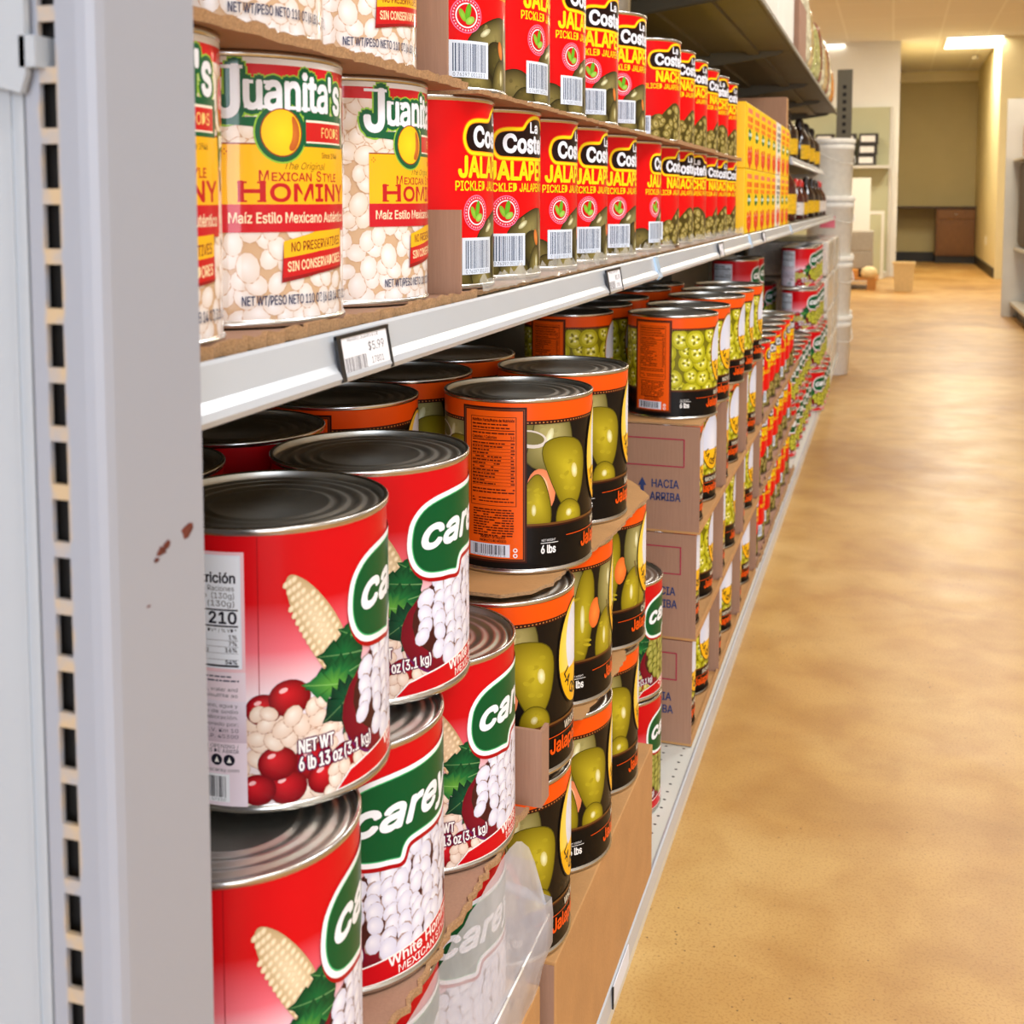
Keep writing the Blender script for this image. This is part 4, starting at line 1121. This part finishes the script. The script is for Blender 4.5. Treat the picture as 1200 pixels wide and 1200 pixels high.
ragged('cardboard_sheet', [(-.345, 1.035), (-.322, 1.055), (-.309, 1.085), (-.307, 1.165), (-.297, 1.216), (-.290, 1.30), (-.289, 1.40), (-.287, 1.449), (-.318, 1.510), (-.334, 1.534)],
       [(-.62, 1.035), (-.62, 1.534)], .0035, 'wavy brown cardboard sheet under the top orange-band cans', 'cardboard sheet', 'cardboard sheets between cans', .0014, 3, zl(3) - .0036)
ragged('cardboard_sheet', [(-.322, 1.182), (-.306, 1.188), (-.300, 1.26), (-.296, 1.372), (-.318, 1.43), (-.335, 1.52)],
       [(-.45, 1.182), (-.45, 1.52)], .0010, 'torn cardboard piece under the middle tier of orange-band cans', 'cardboard sheet', 'cardboard sheets between cans', .0014, 5, zl(2) - .0004)
f = MB(); f.box(-.327, -.2965, 1.006, 1.010, zl(1) + .178, zl(1) + .251); f.box(-.3005, -.2965, 1.010, 1.030, zl(1) + .178, zl(1) + .249)
tag(f.build('cardboard_flap', [M['cardshade']]), 'upright cardboard corner flap between hominy and orange-band cans', 'cardboard flap')

# --- two jalapeño cans with a green balloon in the gap
can('carey_jal', -.397, 1.722, DZ, -30, 'green-balloon jalapeño can low in the gap beside the printed cartons', 'green-balloon jalapeño cans in the gap')
can('carey_jal', -.397, 1.722, zl(1) - .003, -36, 'green-balloon jalapeño can stacked in the gap before the printed cartons', 'green-balloon jalapeño cans in the gap')

# --- open cases of sliced jalapeños
GS = 'sliced-jalapeño cans in open cases'; GK = 'open cases of sliced jalapeños'
CY = [1.925, 2.255, 2.585]
xo = [-.3035, -.2985, -.2945]
tn = ('bottom', 'middle', 'top')
for k in range(3):
    for i, y0 in enumerate(CY):
        case(XB + .02, xo[k], y0, y0 + .326, zl(k), zl(k + 1) - .0008, 'open brown case of sliced jalapeños, %s layer, %s from the gap' % (tn[k], ordw[i]), GK, True, 'arriba' if i == 0 else None)
        for j in range(2):
            can('nacho', xo[k] - .0865, y0 + .083 + .159 * j, zl(k) + .0045, (-24, -30, -18, -40, -12, -33)[(i * 2 + j + k) % 6], 'sliced-jalapeño can in the %s case layer, %s along' % (tn[k], ordw[i * 2 + j]), GS)
ntop = [(2.032, -22), (2.191, -32), (2.420, -26), (2.579, -20), (2.765, -24)]
ragged('cardboard_sheet', [(-.2955, 1.927), (-.2955, 2.25), (-.300, 2.45), (-.2965, 2.7), (-.2965, 2.908)], [(XB + .03, 1.927), (XB + .03, 2.908)], .0028, 'torn tan cardboard sheet under the top row of sliced-jalapeño cans', 'cardboard sheet', 'cardboard sheets between cans', .0022, 8, zl(3) - .0004)
GT = 'sliced-jalapeño cans standing on the open cases'
for i, (y, r) in enumerate(ntop):
    can('nacho', -.362, y, zl(3) + .0027, r, 'sliced-jalapeño can on top of the open cases, %s in the front row' % ordw[i], GT)
for i, y in enumerate((1.995, 2.154, 2.313, 2.56, 2.73)):
    can('nacho', -.540, y, zl(3) + .0027, -20, 'shaded sliced-jalapeño can on top of the cases, %s in the back row' % ordw[i], GT)

# --- red sliced-jalapeño cans, three tiers
for k in range(3):
    for i in range(7):
        can('rednacho', -.392 + .004 * k, 3.045 + .160 * i, zl(k) + .0036, (-36, -20, -28, -44, -30, -24, -38)[(i + 2 * k) % 7], 'red sliced-jalapeño can in the far floor stack, %s tier, %s along' % (tn[k], ordw[i]), 'red sliced-jalapeño cans in the far floor stack')
    for q, (ya, yb) in enumerate(((2.945, 3.525), (3.53, 4.09))):
        tray(-.466 if k < 2 else XB + .055, -.304 + .004 * k, ya, yb, zl(k), 'cardboard tray in the far red stack, %s tier, %s half' % (tn[k], ('near', 'far')[q]), None, 0, .012, 30 + k * 2 + q, 'cardboard trays in the far red stack')
for i, y in enumerate((3.98, 4.14)):
    can('carey_nacho', -.50, y, zl(3), (-38, -30)[i], 'green-balloon can standing on the far red stack, %s' % ('nearer', 'farther')[i], 'green-balloon cans at the far end')
for i in range(6):
    can('rednacho', -.548, 3.045 + .16 * i, zl(2) + .0036, -30, 'red sliced-jalapeño can in the second row of the far stack, %s along' % ordw[i], 'red sliced-jalapeño cans in the far stack, second row')
case(XB + .055, -.47, 2.945, 4.09, zl(0) + .0036, zl(2) - .002, 'long brown carton behind the far red stack', 'cartons behind the front cans')
# --- green-balloon sliced cans
for k in range(4):
    for i in range(4):
        can('carey_nacho', -.402 + .018 * (3 - k) * (1 if k < 3 else 0), 5.30 + .162 * i + (0 if k < 3 else .16), DZ + .1775 * k, (-62, -50, -58, -46)[(i + k) % 4], 'green-balloon sliced-pepper can at the far end, tier %s, %s along' % (('one', 'two', 'three', 'four')[k], ordw[i]), 'green-balloon cans at the far end')
for k in range(2):
    for i in range(6):
        can('carey_nacho', -.392 - .006 * k, 4.30 + .162 * i, DZ + .1775 * k, (-50, -34, -42, -30)[(i + k) % 4], 'green-balloon can in the low row past the red stack, %s tier, %s along' % (tn[k], ordw[i]), 'green-balloon cans at the far end')
for i in range(2):
    for k in range(3):
        can('carey_nacho', -.60, 5.55 + .165 * i, DZ + .1775 * k, -50, 'green-balloon can in the dark back row at the far end, %s tier, %s' % (tn[k], ('nearer', 'farther')[i]), 'green-balloon cans at the far end')

# --- far end of the base deck: wrapped packs
pk = mat('pale_printed_pack', C(206, 196, 180), .35, 0, .35, 16, stretch=(1, 5, .6)); filmC = film_mat('glossy_pack_film', C(236, 234, 228), .3, .1)
for k in range(4):
    for i in range(2):
        y = 6.05 + i * .62
        t = thing('wrapped_pack', 'film-wrapped pale pack on the base deck, %s row up, %s along' % (ordw[k], ordw[i]), 'wrapped pack', (0, 0, DZ + k * .180), 0, 'film-wrapped packs at the far end')
        g = random.Random(k * 7 + i); f = MB(); f.box(-.70, -.305, y, y + .60, 0, .172, 0, .012); f.build('pack', pk, t)
        f = MB(); f.box(-.705, -.300 + g.uniform(0, .004), y - .004, y + .604, .001, .176, 0, .016); f.build('film', filmC, t)

# --- middle shelf, farther on: yellow cartons
YC = C(255, 208, 8)
def carton_art(white):
    a = Art(0, 152, 0, 162); bg = C(244, 238, 220) if white else YC
    a.rect(0, 0, 152, 162, bg)
    a.rect(44, 140, 140, 152, C(236, 120, 90) if not white else C(180, 176, 170))
    for y, h in ((118, 14), (102, 11)): a.greek(40, 146, y, h, C(232, 96, 10) if not white else C(120, 110, 110), 1)
    blob(a, [(50, 80), (64, 102), (100, 100), (134, 84), (104, 70), (66, 68)], C(20, 130, 50), C(8, 90, 36)); a.greek(62, 122, 81, 9, C(220, 240, 226), 1)
    for (x, y, r) in ((64, 32, 25), (116, 34, 26), (90, 20, 24)):
        a.ell(x, y, r, r * .95, 0, C(248, 90, 30), C(206, 20, 8), 20, (-r * .3, r * .3)); a.ell(x - r * .3, y + r * .4, r * .2, r * .12, 20, C(255, 210, 180), None, 8)
    blob(a, [(60, 56), (74, 68), (100, 62), (86, 52)], C(240, 220, 60), C(230, 190, 20))
    return a.flat('carton_print')
cart = {False: carton_art(False), True: carton_art(True)}
for m in cart.values(): m.materials.append(M['printflat'])
ym = mat('yellow_card', YC, .45, 0, .02, 5); wmt = mat('cream_card', C(244, 238, 220), .45, 0, .02, 5)
cb = {}
for wh in (False, True):
    f = MB(); f.box(-.40, 0, 0, .156, 0, .166, 0, .002); cb[wh] = f.mesh('carton_body'); cb[wh].materials.append(wmt if wh else ym)
for tier in range(2):
    for i in range(8):
        wh = i == 5
        t = thing('food_carton', '%s carton with tomato picture, %s tier, number %s from the red cans' % ('cream' if wh else 'yellow', ('lower', 'upper')[tier], ('one', 'two', 'three', 'four', 'five', 'six', 'seven', 'eight', 'nine', 'ten', 'eleven', 'twelve', 'thirteen')[i]), 'carton', (-.357, 3.005 + .160 * i, SHZ + .0005 + tier * .1668), 0, 'tomato cartons on the middle shelf')
        o = bpy.data.objects.new('carton_body', cb[wh]); COL.objects.link(o); o.parent = t
        o = bpy.data.objects.new('front_print', cart[wh]); COL.objects.link(o); o.parent = t; o.location = (.0006, .003, .002); o.rotation_euler = (0, 0, R_(90))
T = thing('display_box', 'tall open cardboard display box between yellow cartons and sauce bottles', 'cardboard box', (0, 0, SHZ + .0005))
f = MB(); f.box(XB + .06, -.375, 4.36, 4.375, 0, .455); f.build('side_wall', M['cardshade'], T)
f = MB(); f.box(-.39, -.375, 4.375, 4.44, 0, .455); f.build('front_flap', M['card'], T)
f = MB(); f.box(XB + .06, -.38, 4.375, 4.66, 0, .006); f.build('base', M['card'], T)

# --- sauce bottles
sauce = mat('dark_red_sauce', C(74, 18, 10), .12, 0, .1, 8, coat=.6); redcap = mat('red_cap', C(196, 34, 24), .35); yl = mat('yellow_paper_label', C(232, 182, 24), .5, 0, .25, 60)
darkcap = mat('dark_cap', C(40, 26, 20), .4); darks = mat('dark_brown_sauce', C(38, 18, 10), .12, 0, .1, 8, coat=.6); wl = mat('white_paper_label', C(224, 214, 204), .5, 0, .3, 60)
bot = {}
def bottle(x, y, z, s, h, bodym, labm, label, group):
    key = (bodym.name, labm.name)
    if key not in bot:
        f = MB(); f.lathe([(.0, 0), (.040, 0), (.045, .006), (.045, .125), (.040, .150), (.022, .185), (.016, .20), (.016, .213)], 28); a = f.mesh('glass'); a.materials.append(bodym)
        f = MB(); f.lathe([(.0185, .205), (.0185, .232), (.016, .238), (.008, .250), (0, .252)], 20); b = f.mesh('cap'); b.materials.append(redcap if bodym is sauce else darkcap)
        f = MB(); n = 16; v = []
        for z_ in (.030, .105):
            for k in range(n + 1):
                t = R_(-75 + 130 * k / n); v.append((.0456 * math.cos(t), .0456 * math.sin(t), z_))
        f.add(v, [(k, k + 1, n + 2 + k, n + 1 + k) for k in range(n)], True); c = f.mesh('label'); c.materials.append(labm)
        bot[key] = (a, b, c)
    t = thing('sauce_bottle', label, 'bottle', (x, y, z), 0, group)
    for nm, me in zip(('glass', 'cap', 'label'), bot[key]):
        o = bpy.data.objects.new(nm, me); COL.objects.link(o); o.parent = t; o.scale = (s, s, h)
    return t
GB = 'sauce bottles on the middle shelf'
for i, (x, y, s, h, bm, lm, lb) in enumerate(((-.43, 4.88, 1.25, 1.05, sauce, yl, 'tall red-brown sauce bottle with yellow label next to the display box'),
        (-.415, 5.35, .85, .72, sauce, wl, 'small red sauce bottle with white label behind the tall one'), (-.415, 5.62, .85, .72, sauce, yl, 'small red sauce bottle with yellow label, third along'),
        (-.415, 6.0, 1.0, .80, darks, yl, 'dark sauce bottle with yellow label, fourth along'), (-.415, 6.4, 1.0, .80, darks, yl, 'dark sauce bottle with yellow label, fifth along'),
        (-.415, 6.7, 1.0, .78, darks, wl, 'dark sauce bottle with white label, sixth along'), (-.415, 7.0, 1.0, .78, sauce, wl, 'red sauce bottle with white label near the shelf end'))):
    bottle(x, y, SHZ + .0005, s, h, bm, lm, lb, GB)
t = shelf(4.965, 7.28, 'short intermediate shelf holding dark bottles above the sauce bottles', 1.275, -.405, 'intermediate shelves')
for i, (x, y, lb) in enumerate(((-.47, 5.05, 'dark bottle with yellow label on the intermediate shelf, nearest'), (-.47, 5.45, 'dark bottle with yellow label on the intermediate shelf, second'),
        (-.46, 6.1, 'dark bottle with yellow label on the intermediate shelf, third'), (-.46, 6.5, 'dark bottle on the intermediate shelf, fourth'), (-.46, 6.95, 'dark bottle on the intermediate shelf, farthest'))):
    bottle(x, y, 1.2755, 1.2, .92, darks, yl, lb, 'dark bottles on the intermediate shelf')

# --- top shelf goods
TZ = 1.6345
wbox = mat('white_carton', C(236, 232, 220), .6, 0, .05, 6)
for i, (y, h) in enumerate(((3.05, .50), (3.50, .46), (3.95, .46))):
    f = MB(); f.box(-.74, -.37, y, y + .43, 0, h, 0, .008); o = f.build('white_carton', wbox); o.location = (0, 0, TZ); tag(o, 'tall white carton on the top shelf, %s along' % ordw[i], 'carton', 'white cartons on the top shelf')
f = MB(); f.box(-.72, -.36, 4.72, 5.06, 0, .24, 0, .004); o = f.build('cardboard_box', [M['cardshade']]); o.location = (0, 0, TZ); tag(o, 'small brown box on the top shelf between white cartons and bags', 'cardboard box')
f = MB(); f.box(-.72, -.38, 4.42, 4.68, 0, .38, 0, .006); o = f.build('white_carton', wbox); o.location = (0, 0, TZ); tag(o, 'narrow white carton on the top shelf next to the brown box', 'carton', 'white cartons on the top shelf')
bagm = {}
for nm, c in (('beige', C(206, 178, 120)), ('pale green', C(190, 190, 120)), ('red-brown', C(150, 70, 48)), ('cream', C(230, 214, 180)), ('orange', C(222, 140, 40))):
    bagm[nm] = mat(nm + '_bag_of_food', c, .12, 0, .45, 45, .6, 40, coat=.5)
def pillow(name, w, d, h, seed):
    g = random.Random(seed); f = MB(); nu, nv = 14, 12; v = []
    for s in (1, -1):
        for j in range(nv + 1):
            for i in range(nu + 1):
                a, b = i / nu * 2 - 1, j / nv * 2 - 1
                t = max(0, (1 - abs(a) ** 2.6)) ** .5 * max(0, (1 - abs(b) ** 3.2)) ** .5
                v.append((s * (d * .5 * t + (.006 * math.sin(a * 9 + b * 4 + seed) * t)), a * w * .5 * (1 - .05 * (1 - b * b)), (b + 1) * h * .5))
    m = (nu + 1) * (nv + 1); F = []
    for s in (0, 1):
        for j in range(nv):
            for i in range(nu):
                k = s * m + j * (nu + 1) + i; F.append((k, k + 1, k + nu + 2, k + nu + 1))
    f.add(v, F, True); return f.mesh(name)
pm = [pillow('food_bag', .215, .13, .30, s) for s in range(3)]
for i, (y, cl, h) in enumerate(((5.22, 'cream', 1.35), (5.44, 'beige', 1.2), (5.66, 'pale green', 1.0), (5.88, 'pale green', 1.1), (6.1, 'red-brown', 1.2), (6.32, 'cream', 1.15), (6.54, 'beige', 1.1), (6.76, 'red-brown', 1.2), (6.98, 'cream', 1.1), (7.205, 'orange', .9))):
    me = pm[i % 3].copy(); me.materials.clear(); me.materials.append(bagm[cl])
    o = bpy.data.objects.new('food_bag', me); COL.objects.link(o); o.location = (-.415, y, TZ); o.scale = (1, 1, h); o.rotation_euler = (0, R_(-3), R_((-6, 4, 8)[i % 3]))
    tag(o, 'glossy %s food bag on the top shelf, %s of the bags' % (cl, ('first', 'second', 'third', 'fourth', 'fifth', 'sixth', 'seventh', 'eighth', 'ninth', 'tenth')[i]), 'food bag', 'food bags on the top shelf')

# --- end of the run: perforated post and stacked pails
P2 = thing('shelf_upright', 'grey perforated upright at the far end of the shelves', 'shelf upright', (-.335, 8.36, 0))
f = MB(); f.box(-.05, .05, 0, .04, 0, 1.98); f.build('post', M['steeldk'], P2)
f = MB()
for k in range(37): f.box(-.012, .012, -.001, .001, .05 + k * .05, .075 + k * .05)
f.build('slots', M['dark'], P2)
pail = M['white']
f = MB(); f.lathe([(0, 0), (.130, 0), (.134, .004), (.146, .30), (.150, .302), (.150, .330), (.147, .332), (.147, .350), (.143, .352)], 36); pb = f.mesh('pail_body'); pb.materials.append(pail)
f = MB(); f.lathe([(.153, .345), (.155, .352), (.155, .372), (.148, .376), (.138, .370), (0, .370)], 36); pl_ = f.mesh('lid'); pl_.materials.append(pail)
f = MB()
for k in range(16):
    a0, a1 = R_(-90 + 180 * k / 16), R_(-90 + 180 * (k + 1) / 16); f.tube((.155 * math.cos(a0), .155 * math.sin(a0), .31 - .1 * math.cos(a0)), (.155 * math.cos(a1), .155 * math.sin(a1), .31 - .1 * math.cos(a1)), .003, n=6)
hd = f.mesh('handle'); hd.materials.append(pail)
for (x, y, n, w) in ((-.385, 7.72, 3, 'nearer'), (-.40, 8.06, 4, 'farther')):
    for k in range(n):
        t = thing('pail', 'white plastic pail with lid in the %s stack past the shelf end, %s up' % (w, ordw[k]), 'pail', (x, y, .374 * k), R_(-40), 'white pails past the shelf end')
        for nm, me in (('pail_body', pb), ('lid', pl_), ('handle', hd)):
            o = bpy.data.objects.new(nm, me); COL.objects.link(o); o.parent = t
        if k == 2:
            f = MB(); f.add([(.1475 * math.cos(R_(q)), .1475 * math.sin(R_(q)), z) for z in (.18, .25) for q in (-70, -58, -46, -34)], [(k2, k2 + 1, k2 + 5, k2 + 4) for k2 in range(3)], True); f.build('sticker', mat('pink_sticker', C(232, 110, 130), .5), t)

# ------------------------------------------------------------------ far end of the aisle
# desk recess in the back wall
wd = mat('brown_wood_veneer', C(120, 76, 28), .5, 0, .16, 9, stretch=(8, 8, 1)); wd2 = mat('dark_counter', C(72, 52, 30), .5)
D = thing('base_cabinet', 'brown wooden cabinet with one drawer and one door under the counter', 'cabinet', (1.09, 22.1, 0))
f = MB(); f.box(-.38, .255, -.28, .28, .13, .95); f.build('body', wd, D)
f = MB(); f.box(-.355, .235, -.30, -.28, .77, .93, 0, .006); dr = f.build('drawer', wd, D)
f = MB(); f.lathe([(0, 0), (.014, 0), (.018, .012), (.012, .022), (0, .024)], 14); kb = f.build('knob', M['tin'], dr); kb.rotation_euler = (R_(90), 0, 0); kb.location = (-.06, -.30, .85)
f = MB(); f.box(-.355, .235, -.30, -.28, .16, .74, 0, .006); f.box(-.29, .17, -.306, -.30, .22, .68, 0, .005); f.build('door', wd, D)
f = MB(); f.box(-.38, .255, -.24, .28, 0, .13); f.build('plinth', bl, D)
f = MB(); f.box(.05, 1.355, 21.78, 22.395, .952, .99, 0, .004); tag(f.build('counter_top', wd2), 'dark narrow counter top spanning the alcove above the cabinet', 'counter top')
# knee-space front
f = MB(); f.box(.05, .70, 22.30, 22.38, .0, .17); o = f.build('plinth_board', bl); tag(o, 'black plinth board in the open space left of the cabinet', 'board')
# gondola end with pegboard in front of the partition
peg = mat('pale_green_pegboard', C(196, 196, 158), .7, 0, .03, 3)
Q = thing('pegboard_unit', 'pale pegboard shelving unit standing against the white partition', 'shelving unit', (0, 17.74, 0))
f = MB(); f.box(-1.6, -.08, -.01, .02, .08, 2.42); f.build('pegboard', peg, Q)
for x in (-1.62, -.06):
    f = MB(); f.box(x - .02, x + .02, -.04, .02, 0, 2.42); f.build('upright', M['steelw'], Q)
f = MB(); f.box(-1.6, -.08, -.40, -.01, 1.545, 1.585); f.build('shelf_board', M['steelw'], Q)
f = MB(); f.box(-1.6, -.08, -.30, -.01, 0, .08); f.build('base', M['steelw'], Q)
wlab = mat('white_box_label', C(238, 236, 230), .6); bbox = mat('black_carton', C(44, 38, 34), .6)
for c in range(3):
    for r in range(3 if c != 1 else 3):
        t = thing('black_box', 'black box with white label on the pegboard shelf, %s column, %s row' % (('right', 'middle', 'left')[c], ('bottom', 'middle', 'top')[r]), 'box', (-.38 - c * .30 + r * .012, 17.52, 1.5865 + r * .150), 0, 'black boxes on the pegboard shelf')
        f = MB(); f.box(-.13, .13, -.10, .10, 0, .147, 0, .004); f.build('box', bbox, t)
        f = MB(); f.box(-.105, .085, -.1015, -.1, .03, .115); f.build('label', wlab, t)
brd = mat('white_laminate', C(236, 234, 220), .5, 0, .02, 2); ply = mat('pine_plank', C(190, 130, 56), .6, 0, .15, 6, stretch=(8, 8, 1)); gtub = mat('grey_tub', C(168, 160, 144), .6)
def lean(name, x0, x1, y, z0, z1, th, m, label, cat, ang=-6):
    f = MB(); f.box(x0, x1, 0, th, 0, z1 - z0, 0, .004); o = f.build(name, m); o.location = (0, y, z0); o.rotation_euler = (R_(ang), 0, 0); tag(o, label, cat); return o
# pallet with odds and ends
PL = thing('pallet', 'low wooden pallet on the floor beside the waste bin', 'pallet', (-.66, 15.5, 0))
f = MB()
for k in range(6): f.box(-.5, .5, -.48 + k * .165, -.35 + k * .165, .115, .140)
f.build('deck_boards', ply, PL)
for x in (-.42, 0, .42):
    f = MB(); f.box(x - .05, x + .05, -.48, .48, 0, .115); f.build('bearer', ply, PL)
f = MB(); f.box(-.80, -.235, 15.35, 15.85, 0, .22, 0, .01); f.box(-.80, -.235, 15.35, 15.85, .22, .47, 0, .01); o = f.build('grey_tub', gtub); o.location = (0, 0, .2405); tag(o, 'grey tub standing on crates on the pallet', 'tub')
f = MB(); f.box(-.62, -.40, 15.10, 15.34, 0, .10, 0, .004); o = f.build('orange_box', mat('orange_carton', C(206, 140, 56), .6)); o.location = (0, 0, .1405); tag(o, 'small orange-brown box at the front of the pallet', 'box')
f = MB(); f.box(-.80, -.24, 15.36, 15.86, 0, .098, 0, .004); o = f.build('dark_crate', bbox); o.location = (0, 0, .1405); tag(o, 'dark flat crate under the grey tub on the pallet', 'crate')
f = MB(); f.lathe([(0, 0), (.07, .0), (.095, .03), (.10, .07), (.085, .115), (.04, .14), (0, .145)], 18); o = f.build('paper_bag', mat('cream_paper_bag', C(230, 206, 150), .6, 0, .1, 20, .5, 30)); o.location = (-.27, 15.14, .1405); tag(o, 'crumpled cream bag at the corner of the pallet', 'bag')
lean('white_board', -.60, -.30, 16.55, 0, 1.40, .03, brd, 'tall white board leaning near the pegboard', 'board', -4)
lean('pine_plank', -.76, -.66, 16.1, 0, 1.05, .04, ply, 'short pine plank leaning beside the white board', 'plank', -5)
lean('pine_plank', -.90, -.80, 16.1, 0, 1.30, .04, ply, 'tall pine plank leaning beside the white board', 'plank', -5)
# white frame leaning on the pegboard
T = thing('white_framed_board', 'white framed board leaning low against the pegboard', 'board', (-.26, 17.25, 0)); T.rotation_euler = (R_(-5), 0, 0)
f = MB()
for (a, b, c, d) in ((-.14, -.10, 0, .95), (.10, .14, 0, .95), (-.10, .10, 0, .05), (-.10, .10, .90, .95)): f.box(a, b, 0, .03, c, d)
f.build('frame', brd, T)
f = MB(); f.box(-.10, .10, .012, .018, .05, .90); f.build('panel', peg, T)
# waste bin
T = thing('waste_bin', 'cream plastic waste bin on the floor at the end of the aisle', 'waste bin', (.135, 15.05, 0))
cm = mat('cream_plastic', C(228, 200, 140), .5)
f = MB(); f.prism_z([(-.10, -.08), (.10, -.08), (.10, .08), (-.10, .08)], 0, .01)
f.add([(-.105, -.09, 0), (.105, -.09, 0), (.105, .09, 0), (-.105, .09, 0), (-.125, -.11, .34), (.125, -.11, .34), (.125, .11, .34), (-.125, .11, .34), (-.118, -.103, .34), (.118, -.103, .34), (.118, .103, .34), (-.118, .103, .34), (-.10, -.085, .01), (.10, -.085, .01), (.10, .085, .01), (-.10, .085, .01)],
      [(k, (k + 1) % 4, (k + 1) % 4 + 4, k + 4) for k in range(4)] + [(k + 4, (k + 1) % 4 + 4, (k + 1) % 4 + 8, k + 8) for k in range(4)] + [(k + 8, (k + 1) % 4 + 8, (k + 1) % 4 + 12, k + 12) for k in range(4)])
f.build('bin_body', cm, T)
f = MB()
for (a, b, c, d) in ((-.135, .135, -.12, -.108), (-.135, .135, .108, .12), (-.135, -.123, -.108, .108), (.123, .135, -.108, .108)): f.box(a, b, c, d, .325, .350, 0, .003)
f.build('rim', cm, T)

# ------------------------------------------------------------------ shelving on the right
Rg = thing('shelving_unit', 'cream shelving unit on the right edge with black base', 'shelving unit', (0, 0, 0))
f = MB(); f.box(.99, 1.90, 11.98, 12.02, 0, 2.04); f.build('end_panel', M['steelw'], Rg)
f = MB(); f.box(1.86, 1.90, 7.0, 11.98, 0, 2.04); f.build('back_panel', M['steelw'], Rg)
f = MB(); f.box(1.12, 1.86, 7.0, 11.97, 0.0, .10); f.build('kick_plate', bl, Rg)
f = MB(); f.box(1.06, 1.86, 7.0, 11.97, .12, .15); f.box(1.09, 1.86, 7.0, 11.97, .10, .12); f.build('base_deck', M['steelw'], Rg)
sk = mat('white_sack_cloth', C(228, 206, 180), .6, 0, .08, 8)
sackm = pillow('rice_sack', .60, .11, .30, 4)
for k in range(4):
    me = sackm.copy(); me.materials.clear(); me.materials.append(sk)
    o = bpy.data.objects.new('sack', me); COL.objects.link(o); o.location = (1.225 + .01 * (k % 2), 11.5, .208 + k * .113); o.rotation_euler = (0, R_(90), 0)
    tag(o, 'pale sack lying on the right-hand base deck, %s in the pile' % ('lowest', 'second', 'third', 'topmost')[k], 'sack', 'pale sacks on the right shelves')
f = MB(); f.box(1.10, 1.80, 11.2, 11.9, .66, 1.45, 0, .05); o = f.build('grey_carton', mat('dark_grey_carton', C(84, 74, 60), .7)); tag(o, 'dark grey carton on the right-hand shelf at picture edge', 'carton')
f = MB(); f.box(1.08, 1.86, 11.0, 11.97, .635, .66); tag(f.build('gondola_shelf', M['steelw']), 'cream shelf under the dark carton at right', 'shelf')
f = MB(); f.box(1.05, 1.86, 11.0, 11.97, 1.455, 1.475); tag(f.build('gondola_shelf', M['steelw']), 'cream shelf above the dark carton at right', 'shelf')
f = MB(); f.box(1.13, 1.5, 11.55, 11.95, 1.476, 1.80, 0, .02); tag(f.build('pink_pack', mat('pink_pack', C(222, 178, 150), .5)), 'pale pink pack on the upper right shelf', 'pack')
# small bits on the far wall
f = MB(); f.box(1.352, 1.36, 19.4, 19.48, .42, .54); tag(f.build('wall_outlet', M['white']), 'white outlet low on the alcove side wall', 'outlet')
f = MB(); f.lathe([(0, 0), (.05, 0), (.055, .02), (.035, .06), (0, .065)], 16); o = f.build('smoke_detector', M['white']); o.location = (1.15, 19.9, CEIL - .066); tag(o, 'small white detector on the ceiling near the alcove', 'smoke detector')
